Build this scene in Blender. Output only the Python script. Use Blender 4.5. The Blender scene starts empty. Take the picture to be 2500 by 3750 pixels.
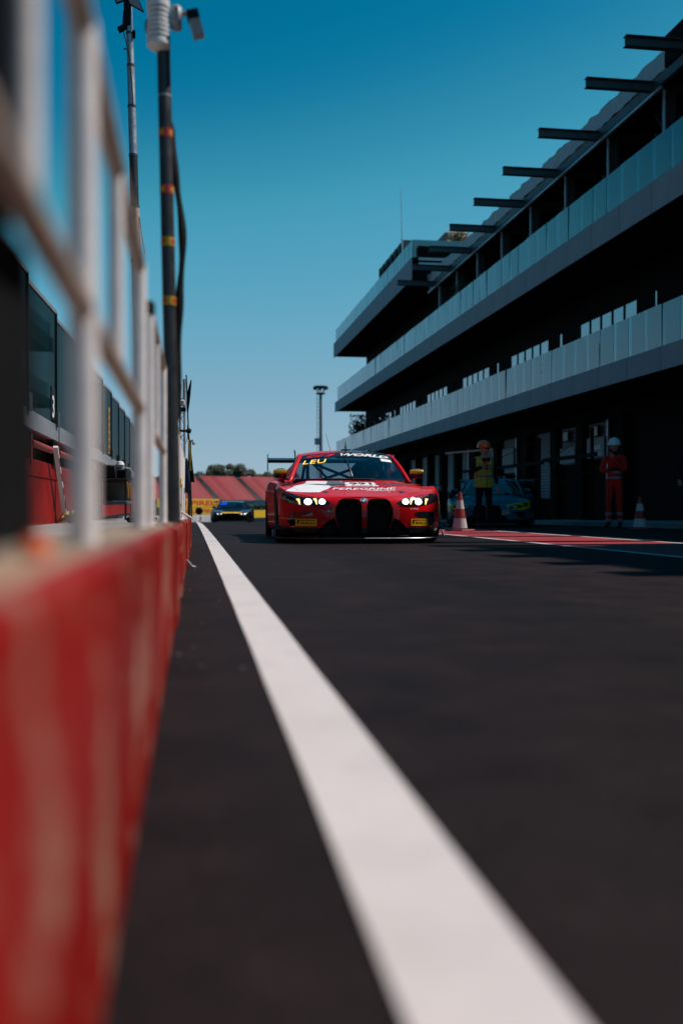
import bpy, bmesh, math, random
from mathutils import Vector, Matrix
from mathutils.bvhtree import BVHTree
rnd = random.Random(7)
PI = math.pi
scene = bpy.context.scene
col = scene.collection

# ------------------------------------------------------------------ camera
CAM_H = 0.39
cam_d = bpy.data.cameras.new('camera'); cam = bpy.data.objects.new('camera', cam_d); col.objects.link(cam)
cam_d.sensor_fit = 'HORIZONTAL'; cam_d.sensor_width = 24.0; cam_d.lens = 35.0
cam_d.clip_start = 0.02; cam_d.clip_end = 5000
YAW, PITCH = math.radians(8.70), math.radians(0.456)
cam.location = (0, 0, CAM_H)
cam.rotation_euler = (PI/2 - PITCH, 0, -YAW)
cam_d.dof.use_dof = True; cam_d.dof.focus_distance = 11.6; cam_d.dof.aperture_fstop = 1.4
cam_d.dof.aperture_blades = 0
scene.camera = cam
# ------------------------------------------------------------------ sky, sun, exposure
SUN = Vector((.68, .0, 1.0)).normalized()
SUN_EL, SUN_AZ = math.asin(SUN.z), math.atan2(SUN.x, SUN.y)
world = bpy.data.worlds.new('World'); scene.world = world; world.use_nodes = True
wn = world.node_tree; wn.nodes.clear()
sky = wn.nodes.new('ShaderNodeTexSky'); sky.sky_type = 'NISHITA'; sky.sun_disc = False
sky.sun_elevation = SUN_EL; sky.sun_rotation = SUN_AZ; sky.altitude = 0; sky.air_density = 0.6; sky.dust_density = 0.0; sky.ozone_density = 2.0
def wmath(c):                                # scale a colour
    n = wn.nodes.new('ShaderNodeVectorMath'); n.operation = 'SCALE'; n.inputs['Scale'].default_value = c; return n
down, up = wmath(.1), wmath(10.)
cv = wn.nodes.new('ShaderNodeRGBCurve'); cv.mapping.use_clip = False      # the deep teal-blue cast of this clear sky, the same all round
def curve(i, pts):
    c = cv.mapping.curves[i]
    while len(c.points) < len(pts): c.points.new(.5, .5)
    for p, (x, y) in zip(c.points, pts): p.location = (x, y); p.handle_type = 'AUTO_CLAMPED'
curve(0, [(0,0),(.082,.0),(.104,.030),(.127,.074),(.287,.245),(1,.40)])
curve(1, [(0,0),(.150,.168),(.178,.250),(.210,.332),(.447,.425),(1,.52)])
curve(2, [(0,0),(.295,.325),(.350,.415),(.395,.495),(.654,.555),(1,.62)])
cv.mapping.update()
bg = wn.nodes.new('ShaderNodeBackground'); bg.inputs[1].default_value = 0.1
wo = wn.nodes.new('ShaderNodeOutputWorld')
wn.links.new(sky.outputs[0], down.inputs[0]); wn.links.new(down.outputs[0], cv.inputs[1]); wn.links.new(cv.outputs[0], up.inputs[0])
wn.links.new(up.outputs[0], bg.inputs[0]); wn.links.new(bg.outputs[0], wo.inputs[0])
sun_d = bpy.data.lights.new('sun', 'SUN'); sun_d.energy = 4.4; sun_d.angle = math.radians(0.53); sun_d.color = (1.0, 0.93, 0.88)
sun_o = bpy.data.objects.new('sun', sun_d); col.objects.link(sun_o)
sun_o.rotation_euler = (-SUN).to_track_quat('-Z', 'Y').to_euler(); sun_o.location = (30, 4, 50)
vs = scene.view_settings
vs.view_transform = 'Standard'; vs.look = 'None'; vs.exposure = 0.0; vs.gamma = 1.0; vs.use_curve_mapping = False
scene.cycles.max_bounces = 7; scene.cycles.diffuse_bounces = 2; scene.cycles.transparent_max_bounces = 12
scene.cycles.caustics_reflective = False; scene.cycles.caustics_refractive = False
scene.cycles.use_denoising = True

# ------------------------------------------------------------------ helpers
class MB:
    def __init__(s): s.v = []; s.f = []; s.m = []
    def add(s, vs_, fs, mi=0):
        n = len(s.v); s.v += [tuple(p) for p in vs_]; s.f += [tuple(i+n for i in f) for f in fs]; s.m += [mi]*len(fs); return s
    def box(s, x0, x1, y0, y1, z0, z1, mi=0):
        return s.add([(x0,y0,z0),(x1,y0,z0),(x1,y1,z0),(x0,y1,z0),(x0,y0,z1),(x1,y0,z1),(x1,y1,z1),(x0,y1,z1)],
                     [(0,3,2,1),(4,5,6,7),(0,1,5,4),(1,2,6,5),(2,3,7,6),(3,0,4,7)], mi)
    def cbox(s, x0, x1, y0, y1, z0, z1, b=.01, mi=0):   # chamfered box
        ring = lambda k, z: [(x0+k,y0,z),(x1-k,y0,z),(x1,y0+k,z),(x1,y1-k,z),(x1-k,y1,z),(x0+k,y1,z),(x0,y1-k,z),(x0,y0+k,z)]
        def inner(z): return [(min(max(x,x0+b),x1-b), min(max(y,y0+b),y1-b), z) for x,y,_ in ring(b,z)]
        rows = [inner(z0), ring(b, z0+b), ring(b, z1-b), inner(z1)]
        vv = [p for r in rows for p in r]; ff = []
        for r in range(3):
            for i in range(8):
                j = (i+1) % 8; ff.append((r*8+i, r*8+j, r*8+8+j, r*8+8+i))
        ff += [tuple(range(7,-1,-1)), tuple(range(24,32))]
        return s.add(vv, ff, mi)
    def obox(s, p, ax, ay, az, mi=0):   # oriented box, centre and half axes
        p, ax, ay, az = map(Vector, (p, ax, ay, az))
        vv = [p+ax*a+ay*b+az*c for c in (-1,1) for a,b in ((-1,-1),(1,-1),(1,1),(-1,1))]
        return s.add(vv, [(0,3,2,1),(4,5,6,7),(0,1,5,4),(1,2,6,5),(2,3,7,6),(3,0,4,7)], mi)
    def tube(s, path, r, n=10, mi=0, caps=True):
        path = [Vector(p) for p in path]; rr = r if isinstance(r, (list,tuple)) else [r]*len(path)
        vv = []; ff = []; prev = None
        for i, p in enumerate(path):
            d = (path[min(i+1,len(path)-1)] - path[max(i-1,0)]).normalized()
            if prev is None:
                a = d.orthogonal().normalized()
            else:
                a = (prev - d*prev.dot(d)); a = a.normalized() if a.length > 1e-6 else d.orthogonal().normalized()
            prev = a; b = d.cross(a)
            for k in range(n):
                t = 2*PI*k/n; vv.append(p + (a*math.cos(t)+b*math.sin(t))*rr[i])
        for i in range(len(path)-1):
            for k in range(n):
                j = (k+1) % n; ff.append((i*n+k, i*n+j, i*n+n+j, i*n+n+k))
        if caps: ff += [tuple(range(n-1,-1,-1)), tuple(range((len(path)-1)*n, len(path)*n))]
        return s.add(vv, ff, mi)
    def lathe(s, prof, n=24, c=(0,0,0), axis='z', mi=0, sx=1, sy=1):
        vv = []; ff = []
        for r, h in prof:
            for k in range(n):
                t = 2*PI*k/n; a, b = r*math.cos(t)*sx, r*math.sin(t)*sy
                q = (a,b,h) if axis == 'z' else ((h,a,b) if axis == 'x' else (a,h,b))
                vv.append((q[0]+c[0], q[1]+c[1], q[2]+c[2]))
        for i in range(len(prof)-1):
            for k in range(n):
                j = (k+1) % n; ff.append((i*n+k, i*n+j, i*n+n+j, i*n+n+k))
        if prof[0][0] > 1e-5: ff.append(tuple(range(n-1,-1,-1)))
        if prof[-1][0] > 1e-5: ff.append(tuple(range((len(prof)-1)*n, len(prof)*n)))
        return s.add(vv, ff, mi)
    def grid(s, rows, mi=0, flip=False):
        m = len(rows[0]); vv = [p for r in rows for p in r]; ff = []
        for i in range(len(rows)-1):
            for j in range(m-1):
                q = (i*m+j, i*m+j+1, i*m+m+j+1, i*m+m+j); ff.append(q[::-1] if flip else q)
        return s.add(vv, ff, mi)
    def prism(s, pts, ext, mi=0):        # planar polygon (3-D points) pushed along ext
        n = len(pts); e = Vector(ext); a = [Vector(p) for p in pts]; b = [p+e for p in a]
        return s.add(a+b, [tuple(range(n-1,-1,-1)), tuple(range(n,2*n))]+[(i,(i+1)%n,n+(i+1)%n,n+i) for i in range(n)], mi)
    def mesh(s, name, mats, smooth=False, fixn=True):
        me = bpy.data.meshes.new(name); me.from_pydata(s.v, [], s.f)
        for m in (mats if isinstance(mats,(list,tuple)) else [mats]): me.materials.append(m)
        me.polygons.foreach_set('material_index', s.m)
        if fixn:
            bm = bmesh.new(); bm.from_mesh(me); bmesh.ops.recalc_face_normals(bm, faces=bm.faces); bm.to_mesh(me); bm.free()
        if smooth:
            me.polygons.foreach_set('use_smooth', [True]*len(me.polygons))
            if smooth != 'all': me.set_sharp_from_angle(angle=math.radians(40))
        me.update(); return me
    def build(s, name, mats, parent=None, smooth=False, fixn=True):
        return link(name, s.mesh(name, mats, smooth, fixn), parent)
def link(name, me, parent=None):
    o = bpy.data.objects.new(name, me); col.objects.link(o)
    if parent is not None: o.parent = parent
    return o
def tag(o, label=None, cat=None, group=None, kind=None):
    if label: o['label'] = label
    if cat: o['category'] = cat
    if group: o['group'] = group
    if kind: o['kind'] = kind
    return o
def thing(name, label, cat, loc=(0,0,0), rz=0, group=None):
    o = link(name, None); o.location = loc; o.rotation_euler = (0,0,rz); o.empty_display_size = .1
    return tag(o, label, cat, group)
def part(name, me, parent, loc=(0,0,0), rot=(0,0,0), scale=(1,1,1)):
    o = link(name, me, parent); o.location = loc; o.rotation_euler = rot; o.scale = scale; return o
def g(Y):                                # the lane falls gently away and dips beyond the crest
    if Y < 0: return -.0025*Y
    if Y < 48: return -.0025*Y - .000156*Y*Y
    if Y < 130: return -.4794 - .0175*(Y-48)
    return -1.914
def lerp(a, b, t): return a+(b-a)*t
def interp(xs, ys, x):
    if x <= xs[0]: return ys[0]
    for i in range(len(xs)-1):
        if x <= xs[i+1]:
            t = (x-xs[i])/(xs[i+1]-xs[i]); return ys[i]+(ys[i+1]-ys[i])*t
    return ys[-1]
def text2d(body, size=1.0, shear=0.0, offset=0.0, spacing=1.0, squash=1.0):
    cu = bpy.data.curves.new('t', 'FONT'); cu.body = body; cu.size = size; cu.shear = shear; cu.offset = offset
    cu.space_character = spacing; cu.resolution_u = 2; cu.align_x = 'CENTER'; cu.align_y = 'CENTER'; cu.fill_mode = 'BOTH'
    o = bpy.data.objects.new('t', cu); col.objects.link(o)
    dg = bpy.context.evaluated_depsgraph_get(); me = bpy.data.meshes.new_from_object(o.evaluated_get(dg))
    vv = [(v.co.x*squash, v.co.y) for v in me.vertices]; ff = [tuple(p.vertices) for p in me.polygons]
    bpy.data.objects.remove(o); bpy.data.curves.remove(cu); bpy.data.meshes.remove(me)
    if vv:
        x0, x1 = min(p[0] for p in vv), max(p[0] for p in vv); y0, y1 = min(p[1] for p in vv), max(p[1] for p in vv)
        vv = [((p[0]-(x0+x1)/2)/(x1-x0), (p[1]-(y0+y1)/2)/(y1-y0)) for p in vv]      # centred in a unit box
    return vv, ff

# ------------------------------------------------------------------ materials
def newmat(name):
    m = bpy.data.materials.new(name); m.use_nodes = True; nt = m.node_tree
    return m, nt, nt.nodes['Principled BSDF']
def nd(nt, t, **kw):
    n = nt.nodes.new(t)
    for k, v in kw.items(): setattr(n, k, v)
    return n
def noise(nt, scale, detail=4, rough=.55, stretch=None, coord='Object'):
    tc = nd(nt, 'ShaderNodeTexCoord'); n = nd(nt, 'ShaderNodeTexNoise'); n.inputs['Scale'].default_value = scale
    n.inputs['Detail'].default_value = detail; n.inputs['Roughness'].default_value = rough
    if stretch:
        mp = nd(nt, 'ShaderNodeMapping'); mp.inputs['Scale'].default_value = stretch
        nt.links.new(tc.outputs[coord], mp.inputs[0]); nt.links.new(mp.outputs[0], n.inputs[0])
    else: nt.links.new(tc.outputs[coord], n.inputs[0])
    return n
def ramp(nt, src, stops):
    r = nd(nt, 'ShaderNodeValToRGB'); e = r.color_ramp.elements
    while len(e) < len(stops): e.new(.5)
    for k, (p, c) in enumerate(stops):
        e[k].position = p; e[k].color = (c if len(c) == 4 else (*c, 1)) if isinstance(c, (tuple, list)) else (c, c, c, 1)
    nt.links.new(src, r.inputs[0]); return r
def mixc(nt, fac, a, b, mode='MIX'):
    m = nd(nt, 'ShaderNodeMix', data_type='RGBA', blend_type=mode)
    for sock, v in ((m.inputs[0], fac), (m.inputs[6], a), (m.inputs[7], b)):
        if hasattr(v, 'is_linked'): nt.links.new(v, sock)
        elif isinstance(v, (int, float)): sock.default_value = v
        else: sock.default_value = (*v, 1) if len(v) == 3 else v
    return m.outputs[2]
def bump(nt, bs, src, strength=.3, dist=.01):
    b = nd(nt, 'ShaderNodeBump'); b.inputs['Strength'].default_value = strength; b.inputs['Distance'].default_value = dist
    nt.links.new(src, b.inputs['Height']); nt.links.new(b.outputs[0], bs.inputs['Normal'])
def M(name, c, rough=.6, metal=0., var=.25, vs_=6., bmp=0., bs_=40., coat=0., spec=.5, stretch=None, rvar=.12):
    m, nt, b = newmat(name)
    b.inputs['Roughness'].default_value = rough; b.inputs['Metallic'].default_value = metal; b.inputs['Specular IOR Level'].default_value = spec
    b.inputs['Coat Weight'].default_value = coat; b.inputs['Coat Roughness'].default_value = .04
    n = noise(nt, vs_, 5, .6, stretch)
    r = ramp(nt, n.outputs[0], [(.3, tuple(max(0, x*(1-var)) for x in c)), (.72, tuple(min(1, x*(1+var)) for x in c))])
    nt.links.new(r.outputs[0], b.inputs['Base Color'])
    if rvar:
        q = ramp(nt, n.outputs[0], [(.25, max(.02, rough-rvar)), (.75, min(1, rough+rvar))]); nt.links.new(q.outputs[0], b.inputs['Roughness'])
    if bmp: bump(nt, b, noise(nt, bs_, 4).outputs[0], bmp, .005)
    return m
def emit(name, c, s):
    m, nt, b = newmat(name); b.inputs['Base Color'].default_value = (*c, 1); b.inputs['Emission Color'].default_value = (*c, 1); b.inputs['Emission Strength'].default_value = s
    b.inputs['Roughness'].default_value = .2; return m
def glass(name, tint_, refl=.08, body=None, bodyf=0., rough=.02, fk=1.):
    m, nt, b = newmat(name); nt.nodes.remove(b); out = nt.nodes['Material Output']
    tr = nd(nt, 'ShaderNodeBsdfTransparent'); tr.inputs[0].default_value = (*tint_, 1)
    gl = nd(nt, 'ShaderNodeBsdfGlossy'); gl.inputs['Roughness'].default_value = rough; gl.inputs[0].default_value = (.95, .97, 1, 1)
    fr = nd(nt, 'ShaderNodeFresnel'); fr.inputs[0].default_value = 1.5
    ad = nd(nt, 'ShaderNodeMath', operation='ADD', use_clamp=True); ad.inputs[1].default_value = refl; mu = nd(nt, 'ShaderNodeMath', operation='MULTIPLY'); mu.inputs[1].default_value = fk; nt.links.new(fr.outputs[0], mu.inputs[0]); nt.links.new(mu.outputs[0], ad.inputs[0])
    base = tr.outputs[0]
    if body:
        df = nd(nt, 'ShaderNodeBsdfDiffuse'); n = noise(nt, 1.3, 5, .6, (1, 1, .35))
        r = ramp(nt, n.outputs[0], [(.3, tuple(x*.75 for x in body)), (.7, body)]); oi = nd(nt, 'ShaderNodeObjectInfo'); vr = ramp(nt, oi.outputs['Random'], [(0, .72), (1, 1.12)]); nt.links.new(mixc(nt, 1, r.outputs[0], vr.outputs[0], 'MULTIPLY'), df.inputs[0])
        m0 = nd(nt, 'ShaderNodeMixShader'); m0.inputs[0].default_value = bodyf
        nt.links.new(base, m0.inputs[1]); nt.links.new(df.outputs[0], m0.inputs[2]); base = m0.outputs[0]
    mx = nd(nt, 'ShaderNodeMixShader'); nt.links.new(ad.outputs[0], mx.inputs[0]); nt.links.new(base, mx.inputs[1]); nt.links.new(gl.outputs[0], mx.inputs[2])
    nt.links.new(mx.outputs[0], out.inputs[0]); return m

def asphalt():
    m, nt, b = newmat('asphalt')
    big = noise(nt, .35, 4, .55, (1, .35, 1)); mid = noise(nt, 3.5, 5, .6); fine = noise(nt, 190, 3, .7)
    c1 = ramp(nt, big.outputs[0], [(.3, (.0128,.0090,.0094)), (.7, (.0222,.0156,.0162))])
    c2 = ramp(nt, mid.outputs[0], [(.3, .62), (.7, 1.32)]); c3 = ramp(nt, fine.outputs[0], [(.32, .55), (.5, 1.0), (.70, 1.75)])
    c = mixc(nt, 1, mixc(nt, 1, c1.outputs[0], c2.outputs[0], 'MULTIPLY'), c3.outputs[0], 'MULTIPLY')
    tyre = noise(nt, 1.2, 5, .55, (1, .03, 1)); tr = ramp(nt, tyre.outputs[0], [(.46, 0.), (.62, .6)])   # rubbered streaks along the lane
    c = mixc(nt, tr.outputs[0], c, (.0085,.0078,.0078))
    nt.links.new(c, b.inputs['Base Color']); b.inputs['Specular IOR Level'].default_value = .06
    rr = ramp(nt, mid.outputs[0], [(.3, .62), (.7, .82)]); nt.links.new(rr.outputs[0], b.inputs['Roughness'])
    bump(nt, b, fine.outputs[0], .4, .004); return m
def line_paint(name, c, wear=(.016,.014,.014), thr=.60):
    m, nt, b = newmat(name); n1 = noise(nt, 2.2, 6, .62); n2 = noise(nt, 120, 3, .7)
    c1 = ramp(nt, n1.outputs[0], [(.3, tuple(x*.74 for x in c)), (.68, c)])
    w = mixc(nt, .5, n1.outputs[0], n2.outputs[0]); k = ramp(nt, w, [(thr-.07, 0.), (thr+.02, .5)])
    nt.links.new(mixc(nt, k.outputs[0], c1.outputs[0], tuple(x*2 for x in wear)), b.inputs['Base Color'])
    b.inputs['Roughness'].default_value = .7; b.inputs['Specular IOR Level'].default_value = .3; bump(nt, b, n2.outputs[0], .2, .003); return m
def red_peel(name, c, under, thr=.56, sc=7.):
    m, nt, b = newmat(name)
    n1 = noise(nt, sc, 6, .62, (1, 1, .55)); n2 = noise(nt, sc*4, 5, .6, (1, 1, .7)); n3 = noise(nt, 2.3, 4)
    red = ramp(nt, n3.outputs[0], [(.3, tuple(x*.62 for x in c)), (.7, tuple(x*1.2 for x in c))])
    mk = mixc(nt, .3, n1.outputs[0], n2.outputs[0]); k = ramp(nt, mk, [(thr, 0.), (thr+.045, .9)])
    un = ramp(nt, n2.outputs[0], [(.3, tuple(x*.7 for x in under)), (.7, under)])
    nt.links.new(mixc(nt, k.outputs[0], red.outputs[0], un.outputs[0]), b.inputs['Base Color'])
    b.inputs['Roughness'].default_value = .5; b.inputs['Specular IOR Level'].default_value = .08; bump(nt, b, mk, .35, .004); return m
def carpaint(name, c, coat=1.0):
    m, nt, b = newmat(name); n = noise(nt, 900, 2); n2 = noise(nt, 5, 4)
    f = ramp(nt, n.outputs[0], [(.35, tuple(x*.9 for x in c)), (.65, tuple(min(1,x*1.12) for x in c))]); d = ramp(nt, n2.outputs[0], [(.3, .9), (.7, 1.04)])
    nt.links.new(mixc(nt, 1, f.outputs[0], d.outputs[0], 'MULTIPLY'), b.inputs['Base Color'])
    b.inputs['Roughness'].default_value = .42; b.inputs['Specular IOR Level'].default_value = .12; b.inputs['Coat Weight'].default_value = coat; b.inputs['Coat Roughness'].default_value = .045
    return m
def seats_mat():
    m, nt, b = newmat('seat_plastic'); tc = nd(nt, 'ShaderNodeTexCoord'); v = nd(nt, 'ShaderNodeTexVoronoi'); v.inputs['Scale'].default_value = 1.6
    nt.links.new(tc.outputs['Object'], v.inputs[0]); n = noise(nt, .22, 5, .6)
    a = ramp(nt, v.outputs['Color'], [(.2, (.42,.06,.062)), (.8, (.60,.115,.112))]); k = ramp(nt, n.outputs[0], [(.54, 0.), (.68, .75)])
    nt.links.new(mixc(nt, k.outputs[0], a.outputs[0], (.62,.30,.24)), b.inputs['Base Color']); b.inputs['Roughness'].default_value = .7; return m

m_asph = asphalt()
m_line = line_paint('white_line_paint', (.67,.62,.60), thr=.62)
m_redline = line_paint('red_strip_paint', (.34,.026,.03), thr=.62)
m_edge = line_paint('edge_line_paint', (.55,.53,.52), thr=.58)
m_joint = M('joint_sealant', (.006,.006,.006), .6, var=.3)
m_conc = M('concrete', (.24,.225,.215), .85, var=.22, vs_=3, bmp=.25, bs_=60)
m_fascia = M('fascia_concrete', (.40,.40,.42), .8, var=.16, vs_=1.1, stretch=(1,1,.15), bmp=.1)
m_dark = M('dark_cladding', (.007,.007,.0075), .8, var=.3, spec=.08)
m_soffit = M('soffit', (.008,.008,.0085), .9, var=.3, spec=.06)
m_steel = M('painted_steel_grey', (.06,.075,.085), .5, var=.2)
m_gsteel = M('galvanised_steel', (.42,.44,.47), .45, .6, var=.2, vs_=12)
m_whitem = M('white_painted_tube', (.84,.77,.75), .4, var=.12, vs_=14, bmp=.1)
m_rusty = M('dirty_white_tube', (.44,.33,.27), .6, var=.3, vs_=10)
m_pole = M('dark_grey_pole', (.050,.050,.054), .42, .3, var=.3, vs_=10, bmp=.12)
m_black = M('black_rubber', (.009,.009,.009), .65, var=.3, spec=.2)
m_blackcloth = M('black_cloth', (.004,.004,.0045), .95, var=.3, spec=.1)
m_redwall = red_peel('peeling_red_paint', (.24,.004,.002), (.36,.19,.13), .535, 8.)
m_redstand = red_peel('stand_red_paint', (.26,.010,.008), (.30,.25,.2), .64, 5)
m_wtop = red_peel('wall_top_paint', (.34,.24,.165), (.26,.03,.025), .60, 5)
m_redpipe = M('red_pipe', (.30,.03,.025), .5)
m_plastic_w = M('white_plastic', (.74,.73,.73), .5, var=.1)
m_plastic_g = M('grey_plastic', (.30,.30,.31), .5, var=.15)
m_yellow = M('yellow_paint', (.55,.34,.008), .5, var=.1)
m_yellowboard = M('yellow_board', (.62,.36,.004), .6, var=.08)
m_boardred = M('board_red_print', (.45,.02,.015), .6, var=.1)
m_red = M('red_plastic', (.55,.02,.025), .45, var=.15)
m_orange = M('orange_plastic', (.80,.12,.015), .3, var=.1, coat=.3)
m_white = M('white_print', (.82,.82,.82), .5, var=.04)
m_blackp = M('black_print', (.010,.012,.016), .45, var=.1)
m_bal = glass('balustrade_glass', (.50,.74,.76), .10, (.34,.44,.46), .34, .03)
m_win = glass('facade_glass', (.12,.20,.22), .34, (.06,.10,.11), .4, .02)
m_sglass = glass('stand_glass', (.10,.24,.24), .0, (.010,.034,.035), .5, .02, .22)
m_wind = glass('windscreen_glass', (.40,.52,.56), .05); m_wind2 = glass('rear_glass', (.55,.68,.72), .01, fk=.12)
m_navy = M('navy_cloth', (.012,.03,.075), .9)
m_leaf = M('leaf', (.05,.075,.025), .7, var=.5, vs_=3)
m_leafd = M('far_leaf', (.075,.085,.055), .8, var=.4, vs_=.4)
m_bark = M('bark', (.10,.075,.05), .9)
m_dryleaf = M('dry_grass_leaf', (.22,.18,.10), .8, var=.4)
m_brown = M('brown_render', (.20,.165,.155), .85)
m_seat = seats_mat()
m_gable = M('stand_concrete', (.10,.105,.105), .85)

# ================================================================== THE SETTING
# ground: one sheet, profile g(Y), out to the horizon
ys = [-60,-20,-5,-1,0,1,2,3,4,6,8,10,12,15,18,22,26,30,34,38,42,46,50,56,64,75,90,110,130,170,250,400,800,1600,3000]
xs = [-1500,-300,-60,-20,-8,-4,-2,-1,-.4,-.1,.1,.5,1,2,4,6,9,12,16,25,60,300,1500]
tag(MB().grid([[(x, y, g(y)) for x in xs] for y in ys]).build('pit_lane_asphalt', m_asph), kind='structure')
def strip(name, fl, fr, y0, y1, dz, mat, n=60):
    rows = []
    for i in range(n+1):
        y = y0+(y1-y0)*(i/n)**1.6; a, b = fl(y), fr(y); rows.append([(lerp(a,b,t), y, g(y)+dz) for t in (0,.33,.66,1)])
    return tag(MB().grid(rows).build(name, mat), kind='structure')
strip('white_pit_line', lambda y: .1580+.0032*y+.0007*math.sin(y*5), lambda y: .2905+.0037*y+.0006*math.sin(y*4+1), .2, 60, .004, m_line, 160)
strip('red_lane_strip', lambda y: 3.80+.004*y, lambda y: 5.22+.004*y, 2, 60, .004, m_redline)
strip('strip_edge_line', lambda y: 3.70+.004*y, lambda y: 3.80+.004*y, 2, 60, .005, m_edge)
strip('strip_edge_line', lambda y: 5.22+.004*y, lambda y: 5.32+.004*y, 2, 60, .005, m_edge)
for yj, w in ((11.62,.035),(10.62,.014),(15.1,.05),(17.5,.05),(20.5,.06),(14.2,.02)):      # saw cuts across the lane
    rows = [[(x, yj+.03*math.sin(x*.7)+d*w/2, g(yj)+.0085) for x in [i*.2 for i in range(0, 24)]] for d in (-1,1)]
    tag(MB().grid(rows).build('timing_loop_cut', m_joint), kind='structure')
# scattered grit
mb = MB()
for i in range(150):
    y = rnd.uniform(2.4, 16); x = rnd.uniform(-.03,.14) if rnd.random() < .62 else rnd.uniform(.3, 3.5); s = rnd.uniform(.001,.0032)*(1+y*.04)
    mb.obox((x, y, g(y)+s*.6), (s*rnd.uniform(.7,1.6),0,0), (0,s,0), (0,0,s*.6))
tag(mb.build('grit', M('grit_stone', (.28,.25,.22), .9, var=.5, vs_=30)), 'loose grit along the foot of the red wall', 'grit', kind='stuff')
# raised concrete walkway behind the pit wall
rows = [[(x, y, lerp(.30,.14,min(1,max(0,y)/12)) if y < 12 else .14+g(y)-g(12)) for x in (-9,-3,-1.2,-.22)] for y in (-3,0,3,6,9,12,16,20,30,44)]
tag(MB().grid(rows).build('concrete_walkway', m_conc), kind='structure')

# ------------------------------------------------------------------ low red pit wall, block by block
def wall_x(y): return -.073+.0088*y if y < 4 else -.0378+.0093*(y-4)
def wall_z(y): return .357-.0116*y
wall = thing('pit_wall', 'low red painted concrete wall with peeling paint along the white line', 'wall')
y = -.9; k = 0
for L in [3.5,.62,.6,.55,.55,.55,.5,.5,.5,.5,.45,.45,.45,.45,.45,.45,.45,.4]:
    jx, jz = (rnd.uniform(-.006,.006), rnd.uniform(-.006,.006)) if y > 3 else (0, 0)
    zb = g(y+L)-.02; gp = .012 if y > 3 else .005; b = .018; N = 7; ns = 14 if L > 1 else 1
    def prof(yy, ins):
        x = wall_x(yy)+jx-ins; zt = wall_z(yy)+jz-ins
        return [(wall_x(yy)-.16, zb), (x, zb), (x, zt-b)] + [(x-b+b*math.cos(q*PI/2/N), zt-b+b*math.sin(q*PI/2/N)) for q in range(1,N+1)] + [(wall_x(yy)-.16, zt)]
    mb = MB(); n = 4+N; ex = [(y+gp/2, .010)]+[(lerp(y+gp/2+.010, y+L-gp/2-.010, q/ns), 0.) for q in range(ns+1)]+[(y+L-gp/2, .010)]
    for (yy, ins) in ex: mb.v += [(px_, yy, pz_) for px_,pz_ in prof(yy, ins)]
    for e in range(len(ex)-1):
        for i in range(n):
            j = (i+1) % n; mb.f.append((e*n+i, e*n+j, e*n+n+j, e*n+n+i)); mb.m.append(1 if i == n-2 else 0)
    mb.f += [tuple(range(n-1,-1,-1)), tuple(range((len(ex)-1)*n,len(ex)*n))]; mb.m += [0,0]
    mb.build('block', [m_redwall, m_wtop], wall, smooth=True)
    y += L
WALL_END = y
# small orange marker cap and a torn cable tie on the wall
o = MB().lathe([(.0,.0),(.012,.0),(.012,.008),(.008,.014),(0,.016)], 12).build('marker_cap', m_orange, smooth=True)
o.location = (-.118, .80, wall_z(.8)+.002); tag(o, 'small orange plastic cap on top of the red wall', 'cap')
o = MB().tube([(0,0,0),(.012,.05,-.02),(.03,.10,-.045),(.055,.13,-.05)], [.004,.007,.007,.003], 6).build('tape_scrap', m_plastic_w, smooth=True)
o.location = (wall_x(6.4)+.002, 6.4, g(6.4)+.056); tag(o, 'torn white tape scrap at the foot of the red wall', 'tape')

# ------------------------------------------------------------------ tubular railing on the wall, panel by panel
def fx(y): return -.130+.0063*y
def rail_panel(label, y0, y1, bal, mat, rust, r=.0155, zt=None, mid=.625, capped=False, group='railing panels on the pit wall'):
    t = thing('railing_panel', label, 'railing', (fx(y0), y0, wall_z(y0)), 0, group)
    X = lambda yy: fx(yy)-fx(y0)
    zb = wall_z(y0); ztop = (zt if zt else .955-.004*y0)
    for yy in (y0, y1):
        dx = X(yy); z0 = wall_z(yy)-zb
        MB().tube([(dx,yy-y0,z0-.004),(dx,yy-y0,ztop-zb)], r*1.12, 14).build('post', mat, t, smooth=True)
        MB().cbox(dx-.03,dx+.03,yy-y0-.03,yy-y0+.03,z0-.003,z0+.006,.002).build('base_plate', rust, t)
    MB().tube([(X(y0),-.012,ztop-zb),(X(y1),y1-y0+.012,ztop-zb-.003*(y1-y0))], r, 14).build('top_rail', rust, t, smooth=True)
    zm = mid-.006*y0
    MB().tube([(X(y0),0,zm-zb),(X(y1),y1-y0,zm-zb-.004*(y1-y0))], r*.95, 12).build('mid_rail', rust, t, smooth=True)
    for yy in bal:
        MB().tube([(X(yy),yy-y0,zm-zb),(X(yy),yy-y0,ztop-zb)], r*.8, 10).build('baluster', mat, t, smooth=True)
    if capped:
        MB().lathe([(r*1.3,-.02),(r*1.3,.012),(r*.8,.02),(0,.022)], 12, (0,0,ztop-zb)).build('post_cap', m_black, t, smooth=True)
    return t
rail_panel('nearest white railing panel, beside the lens, hung with a black sheet', -.9, .30, [-.3], m_whitem, m_rusty)
rp = rail_panel('blurred white railing panel with two tall posts and two balusters', .42, 2.38, [.80,1.70], m_whitem, m_rusty)
MB().tube([(fx(1.2)-fx(.42),.78,wall_z(1.2)-wall_z(.42)-.004),(fx(1.2)-fx(.42),.78,.952-wall_z(.42))], .0175, 14).build('post', m_whitem, rp, smooth=True)
rail_panel('second white railing panel with a black capped first post', 2.86, 4.08, [3.42], m_whitem, m_rusty, r=.014, capped=True)
rail_panel('white railing panel partly hidden by the dark sensor pole', 4.6, 5.7, [5.1], m_whitem, m_rusty, r=.0145)
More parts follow.
